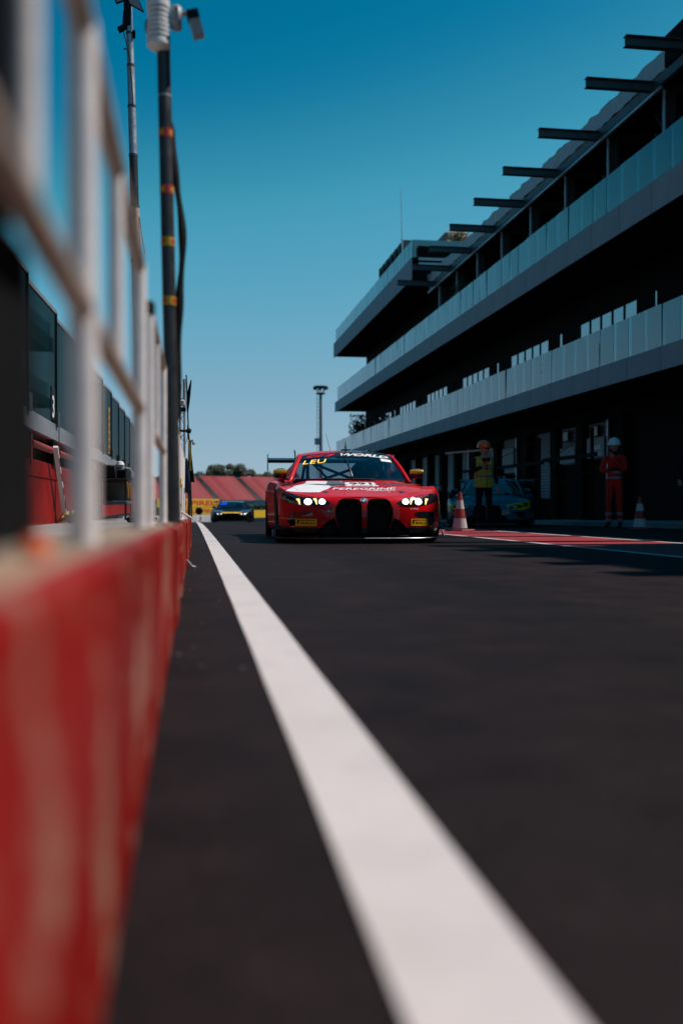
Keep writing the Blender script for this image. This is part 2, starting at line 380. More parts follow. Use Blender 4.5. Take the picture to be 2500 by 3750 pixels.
rail_panel('white railing panel between the sensor pole and the taped panel', 6.2, 7.6, [6.7,7.1], m_whitem, m_rusty, r=.0145)
tp = rail_panel('slim white railing panel with yellow tape tied to a post', 8.3, 9.6, [8.65,8.95,9.3], m_whitem, m_whitem, r=.013)
mb = MB()
for k, z in enumerate((.28,.30,.315,.33,.12)): mb.lathe([(.0165+.003*(k%2),-.012),(.0175,0),(.0165,.012)], 10, (0,0,z))
mb.obox((.012,.01,.25), (.008,0,0), (0,.004,0), (0,0,.03)); mb.build('tape_wrap', m_yellow, tp)
rail_panel('farthest white railing panel at the end of the red wall', 9.9, 11.3, [10.2,10.5,10.8,11.05], m_whitem, m_whitem, r=.013)
o = MB().obox((0,0,0), (.058,1.12,-.052), (.012,.0,0), (.0,.0,.006)).build('brace_bar', m_whitem); o.location = (-.024, 9.45, .287)
tag(o, 'sloping white flat bar at the foot of the far railing', 'bar')
# black sheet hung on the nearest panel
mb = MB()
for (ya, yb, za, zb_) in ((-.3,.955,.356,.612),(-.3,.845,.612,.99)):
    rows = []
    for i in range(10):
        z = lerp(za,zb_,i/9); rows.append([(fx(yy)-.020+.004*math.sin(yy*31+z*9), yy, z) for yy in [lerp(ya,yb,j/22) for j in range(23)]])
    mb.grid(rows); mb.grid([[(p[0]-.006, p[1], p[2]) for p in r] for r in rows], flip=True)
tag(mb.build('black_sheet', m_blackcloth, smooth='all'), 'black sheet hanging below the rail of the nearest panel', 'sheet')

# ------------------------------------------------------------------ weather / camera pole at the wall
pole = thing('sensor_pole', 'dark grey pole with white ribbed sensor shield and striped sticker bands', 'pole', (-.063, 4.3, wall_z(4.3)-.003))
zb = wall_z(4.3); lean = -.0205
px = lambda z: lean*(z-zb)
MB().tube([(px(zb),0,0),(px(2.7),0,2.7-zb)], .0285, 20).build('tube', m_pole, pole, smooth=True)
MB().tube([(px(2.12),0,2.12-zb),(px(2.125),0,2.126-zb)], .0292, 20).build('weld_ring', m_gsteel, pole, smooth=True)
for i, (z, c1, c2) in enumerate(((1.965,m_red,m_yellow),(1.725,m_red,m_yellow),(1.505,m_yellow,m_red),(1.255,m_yellow,m_red))):
    R = .0296; h = .018
    bd = MB().lathe([(R,-h),(R,h)], 24, (px(z),0,z-zb)).build('sticker_band', c1, pole, smooth=True); tag(bd, ['upper red sticker band','lower red sticker band','upper yellow sticker band','lower yellow sticker band'][i])
    mb = MB()
    for a0 in (-150,-62,25,110):     # arrow heads round the band
        fan = []
        for j in range(9):
            t = j/8; a = math.radians(a0+t*46); hh = h*.95*(1-abs(2*t-1)**1) if c1 is m_yellow else h*.95*t
            fan.append([(px(z)+(R+.0006)*math.cos(a), (R+.0006)*math.sin(a), z-zb-hh), (px(z)+(R+.0006)*math.cos(a), (R+.0006)*math.sin(a), z-zb+hh)])
        mb.grid(fan)
    mb.build('arrow_print', c2, bd)
sh = MB().tube([(px(2.3)-.022,-.03,2.325-zb),(px(2.3)-.022,-.03,2.49-zb)], .030, 16).build('radiation_shield', m_plastic_g, pole, smooth=True)
for k in range(8):
    z = 2.335+k*.0205; R = .0465+.002*math.sin(k); top = k == 7
    MB().lathe([(.012,.0),(R-.004,-.003),(R,.0),(R,.011 if not top else .03),(R-.006,.014 if not top else .036),(.012,.016 if not top else .04)], 28, (px(2.3)-.022,-.03,z-zb)).build('shield_disc', m_plastic_w, sh, smooth=True)
MB().lathe([(0,-.02),(.035,-.018),(.05,-.004),(.05,.006),(.03,.008)], 24, (px(2.3)-.020,-.03,2.325-zb)).build('shield_base', m_plastic_w, sh, smooth=True)
MB().cbox(-.118,-.075,-.02,.03,2.385-zb,2.445-zb,.012).build('junction_box', m_black, pole, smooth=True)
MB().cbox(-.012,.036,-.045,.025,2.405-zb,2.50-zb,.014).build('camera_mount', m_plastic_g, pole, smooth=True)
MB().tube([(.03,-.02,2.468-zb),(.078,-.03,2.468-zb)], .011, 12).build('camera_arm', m_plastic_g, pole, smooth=True)
ch = MB().obox((.093,-.035,2.418-zb), (.022,.0,.006), (0,.022,0), (.014,.0,-.050)).build('camera_head', m_plastic_g, pole); 
MB().obox((.0815,-.036,2.455-zb), (.024,0,.006), (0,.026,0), (.005,0,-.018)).build('camera_hood', m_black, ch)
cab = []
for i in range(40):
    z = lerp(2.02, .75, i/39); off = .030+.024*max(0, math.sin((z-1.9)*-5.2))**1.3+.018*max(0, math.sin((z-1.0)*4.4))
    cab.append((px(z)+off*.95, .012, z-zb))
MB().tube(cab, [.004]+[.012+.006*math.sin(i*.35)**2 for i in range(38)]+[.004], 8).build('cable', m_black, pole, smooth=True)

# ------------------------------------------------------------------ tall telescopic light mast
mast = thing('light_mast', 'tall telescopic floodlight mast behind the railing', 'mast', (-.64, 14, .14))
top = 7.15; mx_ = lambda z: -.64-.0268*(z-2.0)+.64-.03
segs = [(.0,3.6,.050,m_whitem),(3.6,4.35,.0455,m_rusty),(4.35,5.05,.043,m_pole),(5.05,5.72,.0405,m_gsteel),(5.72,6.28,.038,m_gsteel),(6.28,6.72,.035,m_gsteel),(6.72,7.1,.033,m_gsteel)]
for (z0,z1,r,mm) in segs:
    MB().tube([(mx_(z0),0,z0),(mx_(z1),0,z1)], r*1.35, 16).build('mast_section', mm, mast, smooth=True)
    MB().tube([(mx_(z1)-.0,0,z1-.02),(mx_(z1),0,z1+.012)], r*1.45, 16).build('collar', m_steel, mast, smooth=True)
MB().cbox(mx_(6.9)-.075,mx_(6.9)+.02,-.05,.05,6.80,7.16,.01).build('head_bracket', m_black, mast)
for (dx,dz,tx,tz) in ((.075,7.12,.10,-.05),(-.11,7.20,-.09,-.04),(.02,7.32,.05,.02)):
    fl = MB().obox((mx_(7)+dx,-.04,dz), (tx,0,tz), (0,.012,0), (-.03,0,.075)).build('floodlight', m_black, mast)
    MB().obox((mx_(7)+dx,-.055,dz), (tx*.85,0,tz*.85), (0,.004,0), (-.025,0,.062)).build('lens', m_plastic_g, fl)
MB().obox((mx_(6.8)-.10,-.02,6.77), (.05,0,.03), (0,.03,0), (-.015,0,.03)).build('spotlight', m_black, mast)
MB().obox((mx_(6.8)+.06,-.02,6.70), (.02,0,.0), (0,.03,0), (0,0,.045)).build('clamp', m_black, mast)
MB().tube([(mx_(6.45)-.09,0,6.50),(mx_(6.45),0,6.50)], .010, 8).build('peg', m_black, mast)
MB().tube([(mx_(7)-.07,-.05,7.0),(mx_(6.8)-.09,-.05,6.75),(mx_(6.6)-.05,-.05,6.58),(mx_(6.5)-.01,-.05,6.4),(mx_(6)+.012,-.05,6.0),(mx_(5.7)+.02,-.05,5.7)], .008, 6).build('cable', m_black, mast, smooth=True)
MB().tube([(mx_(4)+.055,-.03,4.2),(mx_(3.9)+.10,-.03,3.85),(mx_(3.7)+.12,-.03,3.72),(mx_(3.6)+.09,-.03,3.62),(mx_(3.6)+.05,-.03,3.75),(mx_(3)+.055,-.03,3.0)], .007, 6).build('rope', m_plastic_g, mast, smooth=True)
MB().cbox(-.2,.2,-.2,.2,-.0,.08,.02).build('mast_base', m_black, mast)

# ------------------------------------------------------------------ pit stand on the left with glass screens
ps = thing('pit_stand', 'red pit stand with a grey ledge and tall dark glass screens', 'pit stand', (-1.8, 8, .12))
SX = 0.0; L0, L1 = 0, 30
def PS(y): return y-8
y = 9.0
n_p = 0
while y < 35:                                   # red wall boards with joints
    MB().cbox(-.10,0,PS(y)+.012,PS(y)+2.388,0,.80,.008).build('wall_panel', m_redstand, ps)
    MB().box(-.13,-.02,PS(y)-.05,PS(y)+.012,0,.86).build('wall_joint', m_black, ps)
    y += 2.4
MB().box(-.02,.012,0,28,.60,.63).build('wall_bead', m_redstand, ps)
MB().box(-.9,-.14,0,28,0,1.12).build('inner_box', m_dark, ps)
MB().box(-.9,.05,0,28,1.12,1.33).build('ledge', m_gsteel, ps)
y = 9.0
while y < 33:
    MB().box(-.05,.02,PS(y)+.4,PS(y)+.48,.72,1.1).build('bracket', m_redpipe, ps)
    MB().tube([(.0,PS(y)+.45,.98),(.0,PS(y)+2.2,.98)], .045, 10).build('pipe', m_redpipe, ps, smooth=True)
    MB().box(-.06,.03,PS(y)+2.2,PS(y)+2.5,.78,1.1).build('pipe_box', m_dark, ps)
    y += 2.4
for k in range(11):                             # glass screens in a saw-tooth row
    ya = 8.95+k*2.4; yb = ya+2.42; xa, xb = -.05, .035
    d = Vector((xb-xa, yb-ya, 0)).normalized(); nn = Vector((d.y,-d.x,0)); c = Vector(((xa+xb)/2, PS((ya+yb)/2), 2.07))
    sc_ = MB().obox(c, d*(yb-ya)/2, nn*.006, (0,0,.74)).build('glass_screen', m_sglass, ps)
    MB().obox(c+Vector((0,0,.765)), d*(yb-ya)/2, nn*.02, (0,0,.025)).build('screen_cap', m_gsteel, sc_)
    MB().obox(Vector((xb,PS(yb),2.07)), d*.02, nn*.022, (0,0,.76)).build('screen_post', m_black, sc_)
    MB().obox(Vector((xb+.02,PS(yb)-.03,1.40)), d*.09, nn*.03, (0,0,.10)).build('screen_clamp', m_steel, sc_)
    if k == 1:
        vv, ff = text2d('3', offset=.02); mb = MB(); mb.obox(c+d*.95+nn*.012+Vector((0,0,-.48)), d*.13, nn*.002, (0,0,.22), 0)
        mb.add([c+d*(.95+p[0]*.15)+nn*.016+Vector((0,0,-.52+p[1]*.30)) for p in vv], ff, 1); mb.build('number_plate', [m_blackp, m_white], sc_, fixn=False)
    if k == 5:
        MB().obox(c+d*.75+nn*.010+Vector((0,0,-.15)), d*.11, nn*.002, (0,0,.52)).build('yellow_banner', m_yellow, sc_)
        mb = MB()
        for q in range(6): mb.obox(c+d*.75+nn*.014+Vector((0,0,-.58+q*.16)), d*.055, nn*.002, (0,0,.05))
        mb.build('banner_print', m_boardred, sc_)
# inside wall panels seen dark through the glass
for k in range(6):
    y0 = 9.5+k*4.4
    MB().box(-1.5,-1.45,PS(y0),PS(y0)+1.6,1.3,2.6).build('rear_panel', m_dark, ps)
# slotted strip leaning on the stand, tape heap, equipment cart
o = MB().obox((0,0,0), (.0,.50,-.47), (.03,0,0), (0,.012,.012)).build('slotted_strip', m_plastic_w)
mb = MB()
for q in range(4): mb.obox((.031,-.30+q*.2,.28-q*.188), (.0,.05,-.047), (.002,0,0), (0,.02,.02))
slots = mb.build('slot', m_blackp, o); o.location = (-1.70, 13.75, .66); tag(o, 'pale slotted strip leaning against the red pit stand', 'strip')
mb = MB()
for q in range(9):
    a = q*2*PI/9; mb.tube([(0,0,0),(.10*math.cos(a),.14*math.sin(a),.10+.05*rnd.random()),(.16*math.cos(a+.4),.2*math.sin(a+.4),.02)], [.02,.035,.012], 5)
o = mb.build('tape_heap', m_yellow, smooth=True); o.location = (-1.62, 14.2, .13); tag(o, 'crumpled yellow tape lying at the foot of the stand', 'tape')
ct = thing('equipment_cart', 'black equipment cart with tools and a rounded side panel by the stand', 'cart', (-1.45, 19.6, .09))
MB().cbox(-.35,.30,-.5,1.3,.30,.36,.01).build('lower_shelf', m_steel, ct)
MB().cbox(-.35,.30,-.5,1.3,.74,.78,.01).build('upper_shelf', m_black, ct)
MB().cbox(-.30,.28,1.28,1.34,.28,1.05,.08 if False else .02).build('side_panel', m_plastic_g, ct)
for a in (-.32,.27):
    for b in (-.47,1.25): MB().tube([(a,b,.06),(a,b,.98)], .018, 8).build('leg', m_black, ct, smooth=True); MB().lathe([(0,-.02),(.06,-.018),(.06,.018),(0,.02)], 12, (a,b,.06), 'x').build('wheel', m_black, ct, smooth=True)
for q, (a,b,h,w,mm) in enumerate(((-.1,-.2,.26,.18,m_black),(.05,.3,.2,.2,m_black),(-.05,.75,.3,.16,m_steel),(.1,1.05,.18,.1,m_black))):
    MB().cbox(a-w,a+w,b-w,b+w,.78,.78+h,.02).build('tool_box', mm, ct, smooth=True)
for q in range(5): MB().tube([(.29,-.3+q*.3,.72),(.31,-.26+q*.3,.52),(.30,-.22+q*.3,.42)], .016, 6).build('air_hose', [m_yellow,m_black,m_orange,m_black,m_yellow][q], ct, smooth=True)
MB().lathe([(0,0),(.06,.02),(.085,.08),(.06,.14),(0,.16)], 16, (.1,.62,1.0)).build('beacon', m_plastic_w, ct, smooth=True)

# ------------------------------------------------------------------ lattice tower, flag, fuzzy microphone, cloth, far post
tw = thing('lattice_tower', 'grey lattice tower with white boxes on top behind the railing', 'tower', (-.112, 13, .0))
for dx,dy in ((.055,0),(-.055,0),(0,.09)):
    MB().tube([(dx,dy,0),(dx,dy,1.95)], .0135, 10).build('chord', m_gsteel, tw, smooth=True)
for k in range(14):
    z = .1+k*.12; s = 1 if k % 2 else -1
    MB().tube([(-.055*s,0,z),(.055*s,0,z+.12)], .005, 6).build('lacing', m_gsteel, tw, smooth=True)
    MB().tube([(.055 if s>0 else -.055,0,z),(0,.09,z+.12)], .005, 6).build('lacing', m_gsteel, tw, smooth=True)
MB().cbox(-.10,.06,-.05,.05,1.66,1.73,.01).build('white_box', m_plastic_w, tw)
MB().cbox(-.10,.075,-.05,.05,1.585,1.635,.008).build('black_box', m_black, tw)
MB().lathe([(.0,0),(.04,0),(.042,.10),(.035,.13),(0,.135)], 14, (-.03,-.03,1.82)).build('speaker', m_black, tw, smooth=True)
MB().tube([(.055,-.01,1.635),(.055,-.01,2.0)], .02, 10).build('sleeve', m_gsteel, tw, smooth=True)
fl = thing('furled_flag', 'furled black and yellow flag on a slanted staff behind the railing', 'flag', (-.02, 12.4, .2))
MB().tube([(.055,0,.0),(-.012,0,1.78)], .008, 8).build('staff', m_black, fl, smooth=True)
rows = []
for i in range(16):
    t = i/15; z = lerp(.46,1.16,t); w = .028*(1-t*.75); cx = .060-.055*t*1.0
    rows.append([(cx-w+2*w*j/6, -.012-.012*math.sin(j*2.1+t*5), z) for j in range(7)])
MB().grid(rows).build('cloth', m_black, fl, smooth='all')
rows = []
for i in range(10):
    t = i/9; z = lerp(.60,.98,t); w = .013*(1-t*.5); cx = .044-.030*t
    rows.append([(cx-w+2*w*j/4, -.030-.008*math.sin(j*2+t*4), z) for j in range(5)])
MB().grid(rows).build('yellow_panel', m_yellow, fl, smooth='all')
rows = []
for i in range(12):
    t = i/11; z = lerp(1.30,1.72,t); w = .022*math.sin(PI*(.08+t*.84)); cx = .004+.045*t*t
    rows.append([(cx-w+2*w*j/4, -.008-.008*math.sin(j*2+t*4), z) for j in range(5)])
MB().grid(rows).build('black_vane', m_black, fl, smooth='all')
mc = thing('fuzzy_microphone', 'black fuzzy wind-shielded microphone on an arm above the railing', 'microphone', (-.003, 12.0, 1.265))
mb = MB()
for i in range(420):
    d = Vector((rnd.gauss(0,1), rnd.gauss(0,1), rnd.gauss(0,1))).normalized(); s = d.orthogonal().normalized()*.004
    p = d*.020; q = d*rnd.uniform(.030,.042)+Vector((0,0,-.004)); mb.add([p-s, p+s, q], [(0,1,2)])
mb.lathe([(0,-.03),(.022,-.02),(.03,0),(.022,.02),(0,.03)], 12); mb.build('wind_shield', m_black, mc, fixn=False)
MB().tube([(-.01,0,-.005),(-.06,0,-.002),(-.12,.01,.0)], [.012,.016,.010], 8).build('arm', m_black, mc, smooth=True)
MB().tube([(-.01,0,-.02),(-.02,0,-.10),(-.04,0,-.16)], .003, 6).build('cable', m_black, mc, smooth=True)
rows = []
for i in range(14):
    t = i/13; z = lerp(.62,1.0,t)-.30; w = .030*(1-.3*t); rows.append([(-.004-w+2*w*j/6, .012*math.sin(j*1.7+t*6), z+.02*math.sin(j*.9)) for j in range(7)])
o = MB().grid(rows).build('navy_jacket', m_navy, smooth='all'); o.location = (-.015, 11.1, .18); tag(o, 'dark navy jacket hanging over the far railing', 'jacket')
fp = thing('marshal_post', 'slim dark green post with a small lamp past the railing end', 'post', (.0, 16, g(16)))
MB().tube([(0,0,0),(.012,0,1.47)], .024, 10).build('tube', M('dark_green_paint', (.012,.035,.032), .5), fp, smooth=True)
MB().obox((.035,0,1.47), (.03,0,.008), (0,.02,0), (.0,0,.018)).build('lamp_arm', m_gsteel, fp)
MB().lathe([(0,-.03),(.022,-.026),(.026,.0),(.016,.02),(0,.022)], 10, (.075,0,1.44)).build('lamp_head', m_plastic_g, fp, smooth=True)

# ================================================================== PIT BUILDING (right)
BX, BY, BZ = 11.4, 22.0, -.25
bld = thing('pit_building', 'long three storey pit building with concrete balcony bands and glass balustrades', 'building', (BX, BY, BZ))
def bb(name, x0, x1, y0, y1, z0, z1, mat, parent=bld, c=0):
    m = MB(); (m.cbox(x0-BX,x1-BX,y0-BY,y1-BY,z0-BZ,z1-BZ,c) if c else m.box(x0-BX,x1-BX,y0-BY,y1-BY,z0-BZ,z1-BZ)); return m.build(name, mat, parent)
YN, YF = -14, 77.2
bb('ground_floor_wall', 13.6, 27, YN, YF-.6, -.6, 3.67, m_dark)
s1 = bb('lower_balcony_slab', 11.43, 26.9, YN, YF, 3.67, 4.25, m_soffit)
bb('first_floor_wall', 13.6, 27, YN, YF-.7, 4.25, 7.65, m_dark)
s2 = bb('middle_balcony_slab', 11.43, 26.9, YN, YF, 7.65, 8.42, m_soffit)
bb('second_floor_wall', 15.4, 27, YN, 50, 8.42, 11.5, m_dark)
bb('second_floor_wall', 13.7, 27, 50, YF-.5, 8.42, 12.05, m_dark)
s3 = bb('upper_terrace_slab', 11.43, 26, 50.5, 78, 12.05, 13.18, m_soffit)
roof = bb('roof_slab', 12.35, 27, 18.75, 50.4, 11.75, 12.0, m_soffit); bb('roof_slab', 12.35, 27, YN, 9.7, 11.75, 12.0, m_soffit); bb('roof_slab', 16.2, 27, 9.7, 18.75, 11.2, 11.5, m_soffit)  # near roof is out of view; its gap is shaped to let sun in
def fascia(slab, z0, z1, ya, yb, w=1.88):
    me = MB().cbox(-.03,.0,.014,w-.014,0,z1-z0,.004).mesh('fascia_panel', m_fascia); y = ya
    while y < yb-.2: part('fascia_panel', me, slab, (11.43-BX, y-BY, z0-BZ)); y += w
fascia(s1, 3.665, 4.255, 7.9, YF-.3); fascia(s2, 7.645, 8.425, 8.4, YF-.3); fascia(s3, 12.045, 13.185, 50.5, 78)
MB().box(.012,.035,8-BY,YF-BY,3.68-BZ,4.24-BZ).build('joint_backing', m_joint, s1)
def balustrade(slab, z0, h, ya, yb, w=.94, x=11.47):
    mes = [MB().box(-.006,.006,.016,w-.016,0,h).mesh('glass_pane', m_bal)]; y = ya
    while y < yb-.2:
        part('glass_pane', mes[0], slab, (x-BX, y-BY, z0-BZ), (0, rnd.uniform(-.012,.012), rnd.uniform(-.016,.016))); y += w
balustrade(s1, 4.23, 1.08, 16.4, YF-.4); balustrade(s2, 8.40, 1.10, 16.9, YF-.4); balustrade(s3, 13.16, .98, 50.6, 77.8)
me = MB().box(.006,.93,-.006,.006,0,.92).mesh('glass_pane', m_bal)
for k in range(5): part('glass_pane', me, s3, (11.5+k*.94-BX, 50.56-BY, 13.2-BZ))
# steel I-beams jutting over the upper gallery
def ibeam(L, h=.26, w=.20, t=.022):
    m = MB(); m.box(0,L,-w/2,w/2,h-t,h); m.box(0,L,-w/2,w/2,0,t); m.box(.002,L,-t/2,t/2,t,h-t); return m
ib = ibeam(3.4).mesh('roof_beam', m_steel)
beam_y = [2.2,3.3,4.4,5.5,6.6,7.7,8.8,9.9,11.0,13.2,15.4,17.8,20.4,22.8,25.2,28.8,32.25,35.7,39.15,42.6,46.0,49.3]
ib_shade = ibeam(5.8, w=.44).mesh('roof_beam', m_steel)  # out-of-view beams, widened and set closer to cast shadow tongues on the lane
for y in beam_y: part('roof_beam', ib if y > 20 else ib_shade, bld, (10.4-BX, y-BY, 11.44-BZ))
bb('roof_edge_beam', 12.28, 12.42, 18.75, 50.3, 11.46, 11.74, m_steel)
bb('lower_edge_pipe', 12.2, 12.28, 24.6, 50.3, 11.28, 11.36, m_gsteel)
rows = []                                   # pale crumpled flashing along the roof edge
for i in range(6):
    z = lerp(11.74, 12.26, i/5)
    rows.append([(12.24-BX+.030*math.sin(y*7+i*.8)*math.sin(y*1.9)+.018*rnd.uniform(-1,1), y-BY, z-BZ+(.02*math.sin(y*5) if i == 5 else 0)) for y in [lerp(24.4,50.4,j/150) for j in range(151)]])
MB().grid(rows).build('roof_flashing', M('flashing_sheet', (.46,.44,.45), .55, .2, var=.15), bld, smooth='all')
bb('roof_parapet', 12.22, 12.30, 18.75, 24.4, 11.74, 12.55, m_dark)
bb('parapet_top', 12.4, 13.4, 18.75, 24.4, 12.0, 12.6, m_dark)
bb('shade_block', 12.45, 18, YN, 9.6, 12.0, 14.2, m_dark)  # unseen roof block, added to shade the near right of the lane
colm = MB().cbox(-.14,.14,-.13,.13,0,3.05,.01).mesh('column', m_steel); dp = MB().tube([(0,0,0),(0,0,3.0)], .045, 10).mesh('downpipe', m_gsteel, True)
for y in [b for b in beam_y if b > 20]:
    part('column', colm, bld, (12.75-BX, y-BY, 8.42-BZ))
    if y > 22: part('downpipe', dp, bld, (12.52-BX, y-.22-BY, 8.42-BZ))
for y in [b for b in beam_y if 22 < b < 49]:                       # lattice girders under the roof
    m = MB(); m.box(0,2.4,-.04,.04,.0,.06); m.box(0,2.4,-.04,.04,.55,.62)
    for q in range(6): m.obox((.2+q*.4,0,.3), (.16,0,.24*(1 if q%2 else -1)), (0,.02,0), (.03,0,0))
    part('roof_truss', m.mesh('roof_truss', m_steel), bld, (12.95-BX, y+1.2-BY, 10.75-BZ))
# first-floor windows: groups of five tall panes
wp = MB().box(-.02,.0,.05,.85,0,2.1).mesh('window_pane', m_win); wf = MB().box(-.05,-.0,-.03,.03,-.02,2.14).mesh('window_frame', m_black)
for ya in (21.3,28.8,36.4,44.0,51.5,59.0,66.3):
    for k in range(5):
        w = part('window_pane', wp, bld, (13.58-BX, ya+k*.9-BY, 4.6-BZ)); part('window_frame', wf, w, (0,.9,0))
    for dy in (-1.3, 6.2) if ya > 25 else ():
        part('window_strip', MB().box(-.02,0,0,.09,0,2.25).mesh('window_strip', m_win), bld, (13.58-BX, ya+dy-BY, 4.5-BZ))
# end terrace: gutter beams, planting, roof rooms, aerial
bb('gutter_beam', 11.75, 15.2, 50.38, 50.48, 13.02, 13.16, m_gsteel); bb('gutter_beam', 11.75, 15.0, 50.36, 50.47, 12.80, 12.90, m_gsteel)
bb('hopper', 14.6, 15.0, 50.2, 50.45, 12.2, 12.8, m_gsteel, c=.03)
bb('terrace_end_board', 11.7, 16.5, 50.34, 50.44, 13.2, 13.75, m_dark)
rr_ = bb('roof_room', 13.4, 21, 57, 64, 13.18, 15.75, m_brown); bb('roof_unit', 15.0, 16.4, 57.5, 60, 15.75, 16.55, m_brown, rr_, .05); bb('roof_unit', 17.2, 19.6, 57.4, 61, 15.75, 16.4, m_brown, rr_, .05)
for k in range(6): bb('room_window', 14.4+k*1.05, 15.2+k*1.05, 56.95, 57.02, 14.75, 15.25, m_win, rr_)
r2 = bb('plant_room', 12.9, 15, 59.5, 67, 13.18, 16.5, m_brown); bb('plant_louvre', 12.85, 12.95, 60.0, 66.7, 15.2, 16.2, m_dark, r2)
for k in range(6): bb('louvre_post', 12.78, 12.86, 60.1+k*1.3, 60.2+k*1.3, 13.2, 16.4, m_steel, r2)
ae = thing('roof_aerial', 'thin tall whip aerial on the roof of the far terrace', 'aerial', (12.0, 55.5, 13.18))
MB().tube([(0,0,0),(-.03,0,2.3)], .05, 8).build('mast_foot', m_gsteel, ae, smooth=True); MB().tube([(-.03,0,2.3),(-.10,0,5.2)], [.03,.014], 8).build('whip', m_gsteel, ae, smooth=True)
MB().box(-.35,.03,-.02,.02,1.1,1.15).build('stay', m_gsteel, ae)
def bush(name, label, loc, rx, rz, n, mat, ls, pot=True, group=None):
    t = thing(name, label, 'plant', loc, 0, group)
    if pot: MB().lathe([(rx*.35,0),(rx*.5,.35),(rx*.45,.36),(0,.34)], 12).build('pot', m_steel, t, smooth=True)
    mb = MB()
    for i in range(n):
        d = Vector([max(-.95, min(.95, rnd.gauss(0,.48))) for _ in range(3)]); p = Vector((d.x*rx, d.y*rx, rz+.2+d.z*rz)); a = Vector((rnd.uniform(-1,1),rnd.uniform(-1,1),rnd.uniform(-.3,1.2))).normalized()*ls; b = a.orthogonal().normalized()*ls*.3
        mb.add([p-b, p+b, p+a], [(0,1,2)])
    mb.build('foliage', mat, t, fixn=False); MB().tube([(0,0,.2),(.02,0,rz)], .03, 6).build('stem', m_bark, t); return t
bush('potted_grass', 'tall dry potted grass on the upper terrace corner', (14.3, 51.6, 13.18), .5, .85, 900, m_dryleaf, .22)
bush('trailing_plant', 'dark bushy plant hanging over the middle balustrade', (12.0, 43.2, 8.42), .45, .95, 500, m_leaf, .16)
bush('potted_shrub', 'leafy potted shrub at the far end of the lower balcony', (12.7, 73.6, 4.25), .8, 1.3, 900, m_leaf, .25)
bush('balcony_plant', 'small dark plant behind the lower balcony glass', (12.1, 28.2, 4.25), .3, .35, 260, m_leaf, .12)
bush('balcony_bush', 'rounded shrub behind the lower balcony glass near the windows', (12.1, 31.6, 4.25), .5, .45, 420, m_leaf, .13)
o = MB().lathe([(0,0),(.12,.02),(.16,.5),(.1,.75),(.12,.9),(.08,1.05),(0,1.08)], 10).build('terrace_statue', m_black, smooth=True); o.location = (12.2, 75.6, 13.18); tag(o, 'small dark figure shaped ornament on the far terrace corner', 'ornament')
# garages at ground level: pale shutters between black pillars
m_shut = M('shutter_metal', (.34,.37,.40), .55, .2, var=.15); m_banner = M('banner_grey', (.40,.43,.46), .7, var=.1)
pil = MB().cbox(-.25,0,-.3,.3,-.6,3.2,.02).mesh('pillar', m_dark)
def shutter(y0, y1, z0, z1):
    m = MB(); z = z0
    while z < z1-.02: m.add([(0,y0-BY,z-BZ),(0,y1-BY,z-BZ),(-.03,y1-BY,z+.06-BZ),(-.03,y0-BY,z+.06-BZ),(0,y1-BY,z+.12-BZ),(0,y0-BY,z+.12-BZ)], [(0,1,2,3),(3,2,4,5)]); z += .12
    o = m.build('garage_shutter', m_shut, bld); o.location = (13.55-BX,0,0); MB().box(-.06,.02,y0-.10-BY,y0-BY,-.3-BZ,z1+.05-BZ).build('shutter_jamb', m_gsteel, o); return o
shs = [(30.9,32.4,1.9,3.1),(33.4,34.9,1.8,3.1),(36.0,37.5,.6,3.1),(40.1,41.7,1.7,3.1),(43.3,44.6,1.2,2.8),(47.3,48.4,1.0,3.0),(50.0,51.2,1.0,3.0),(53.0,54.0,.8,3.0),(56.0,57.0,.8,3.0),(59,60,.8,3.0)]
for (a,b,c,d) in shs: shutter(a,b,c,d)
for y in (29.6,32.9,35.4,38.6,42.5,46,49.2,52.2,55,58,61.5,65,69,73): part('pillar', pil, bld, (13.6-BX, y-BY, -BZ))
for k, (y0, y1, z0, z1) in enumerate(((30.95,32.35,1.95,2.62),(33.45,34.85,1.85,2.4),(40.15,41.65,2.0,2.75))):
    bn = bb('banner', 13.42, 13.45, y0, y1, z0, z1, m_banner)
    if k == 0:
        bb('banner_print', 13.41, 13.419, y0+.25, y1-.35, z0+.26, z0+.40, m_plastic_w, bn); bb('banner_print', 13.41, 13.419, y0+.15, y1-.25, z0+.06, z0+.15, m_plastic_w, bn)
for y in (31.3, 33.9):
    f = bb('wall_monitor', 13.38, 13.44, y, y+.52, 2.62, 3.02, m_black, c=.01); bb('screen', 13.36, 13.378, y+.05, y+.47, 2.67, 2.98, M('dim_screen', (.42,.42,.38), .4), f)
kb = MB().grid([[(x, y, g(y)+.10) for x in (9.6, 11.5, 13.6)] for y in range(5, 78, 3)]).build('garage_apron', m_conc); tag(kb, kind='structure')
mb = MB(); rows = [[(x, y, g(y)+z) for x,z in ((9.595,-.02),(9.595,.10))] for y in range(5, 78, 3)]; mb.grid(rows); tag(mb.build('apron_kerb', m_conc), kind='structure')
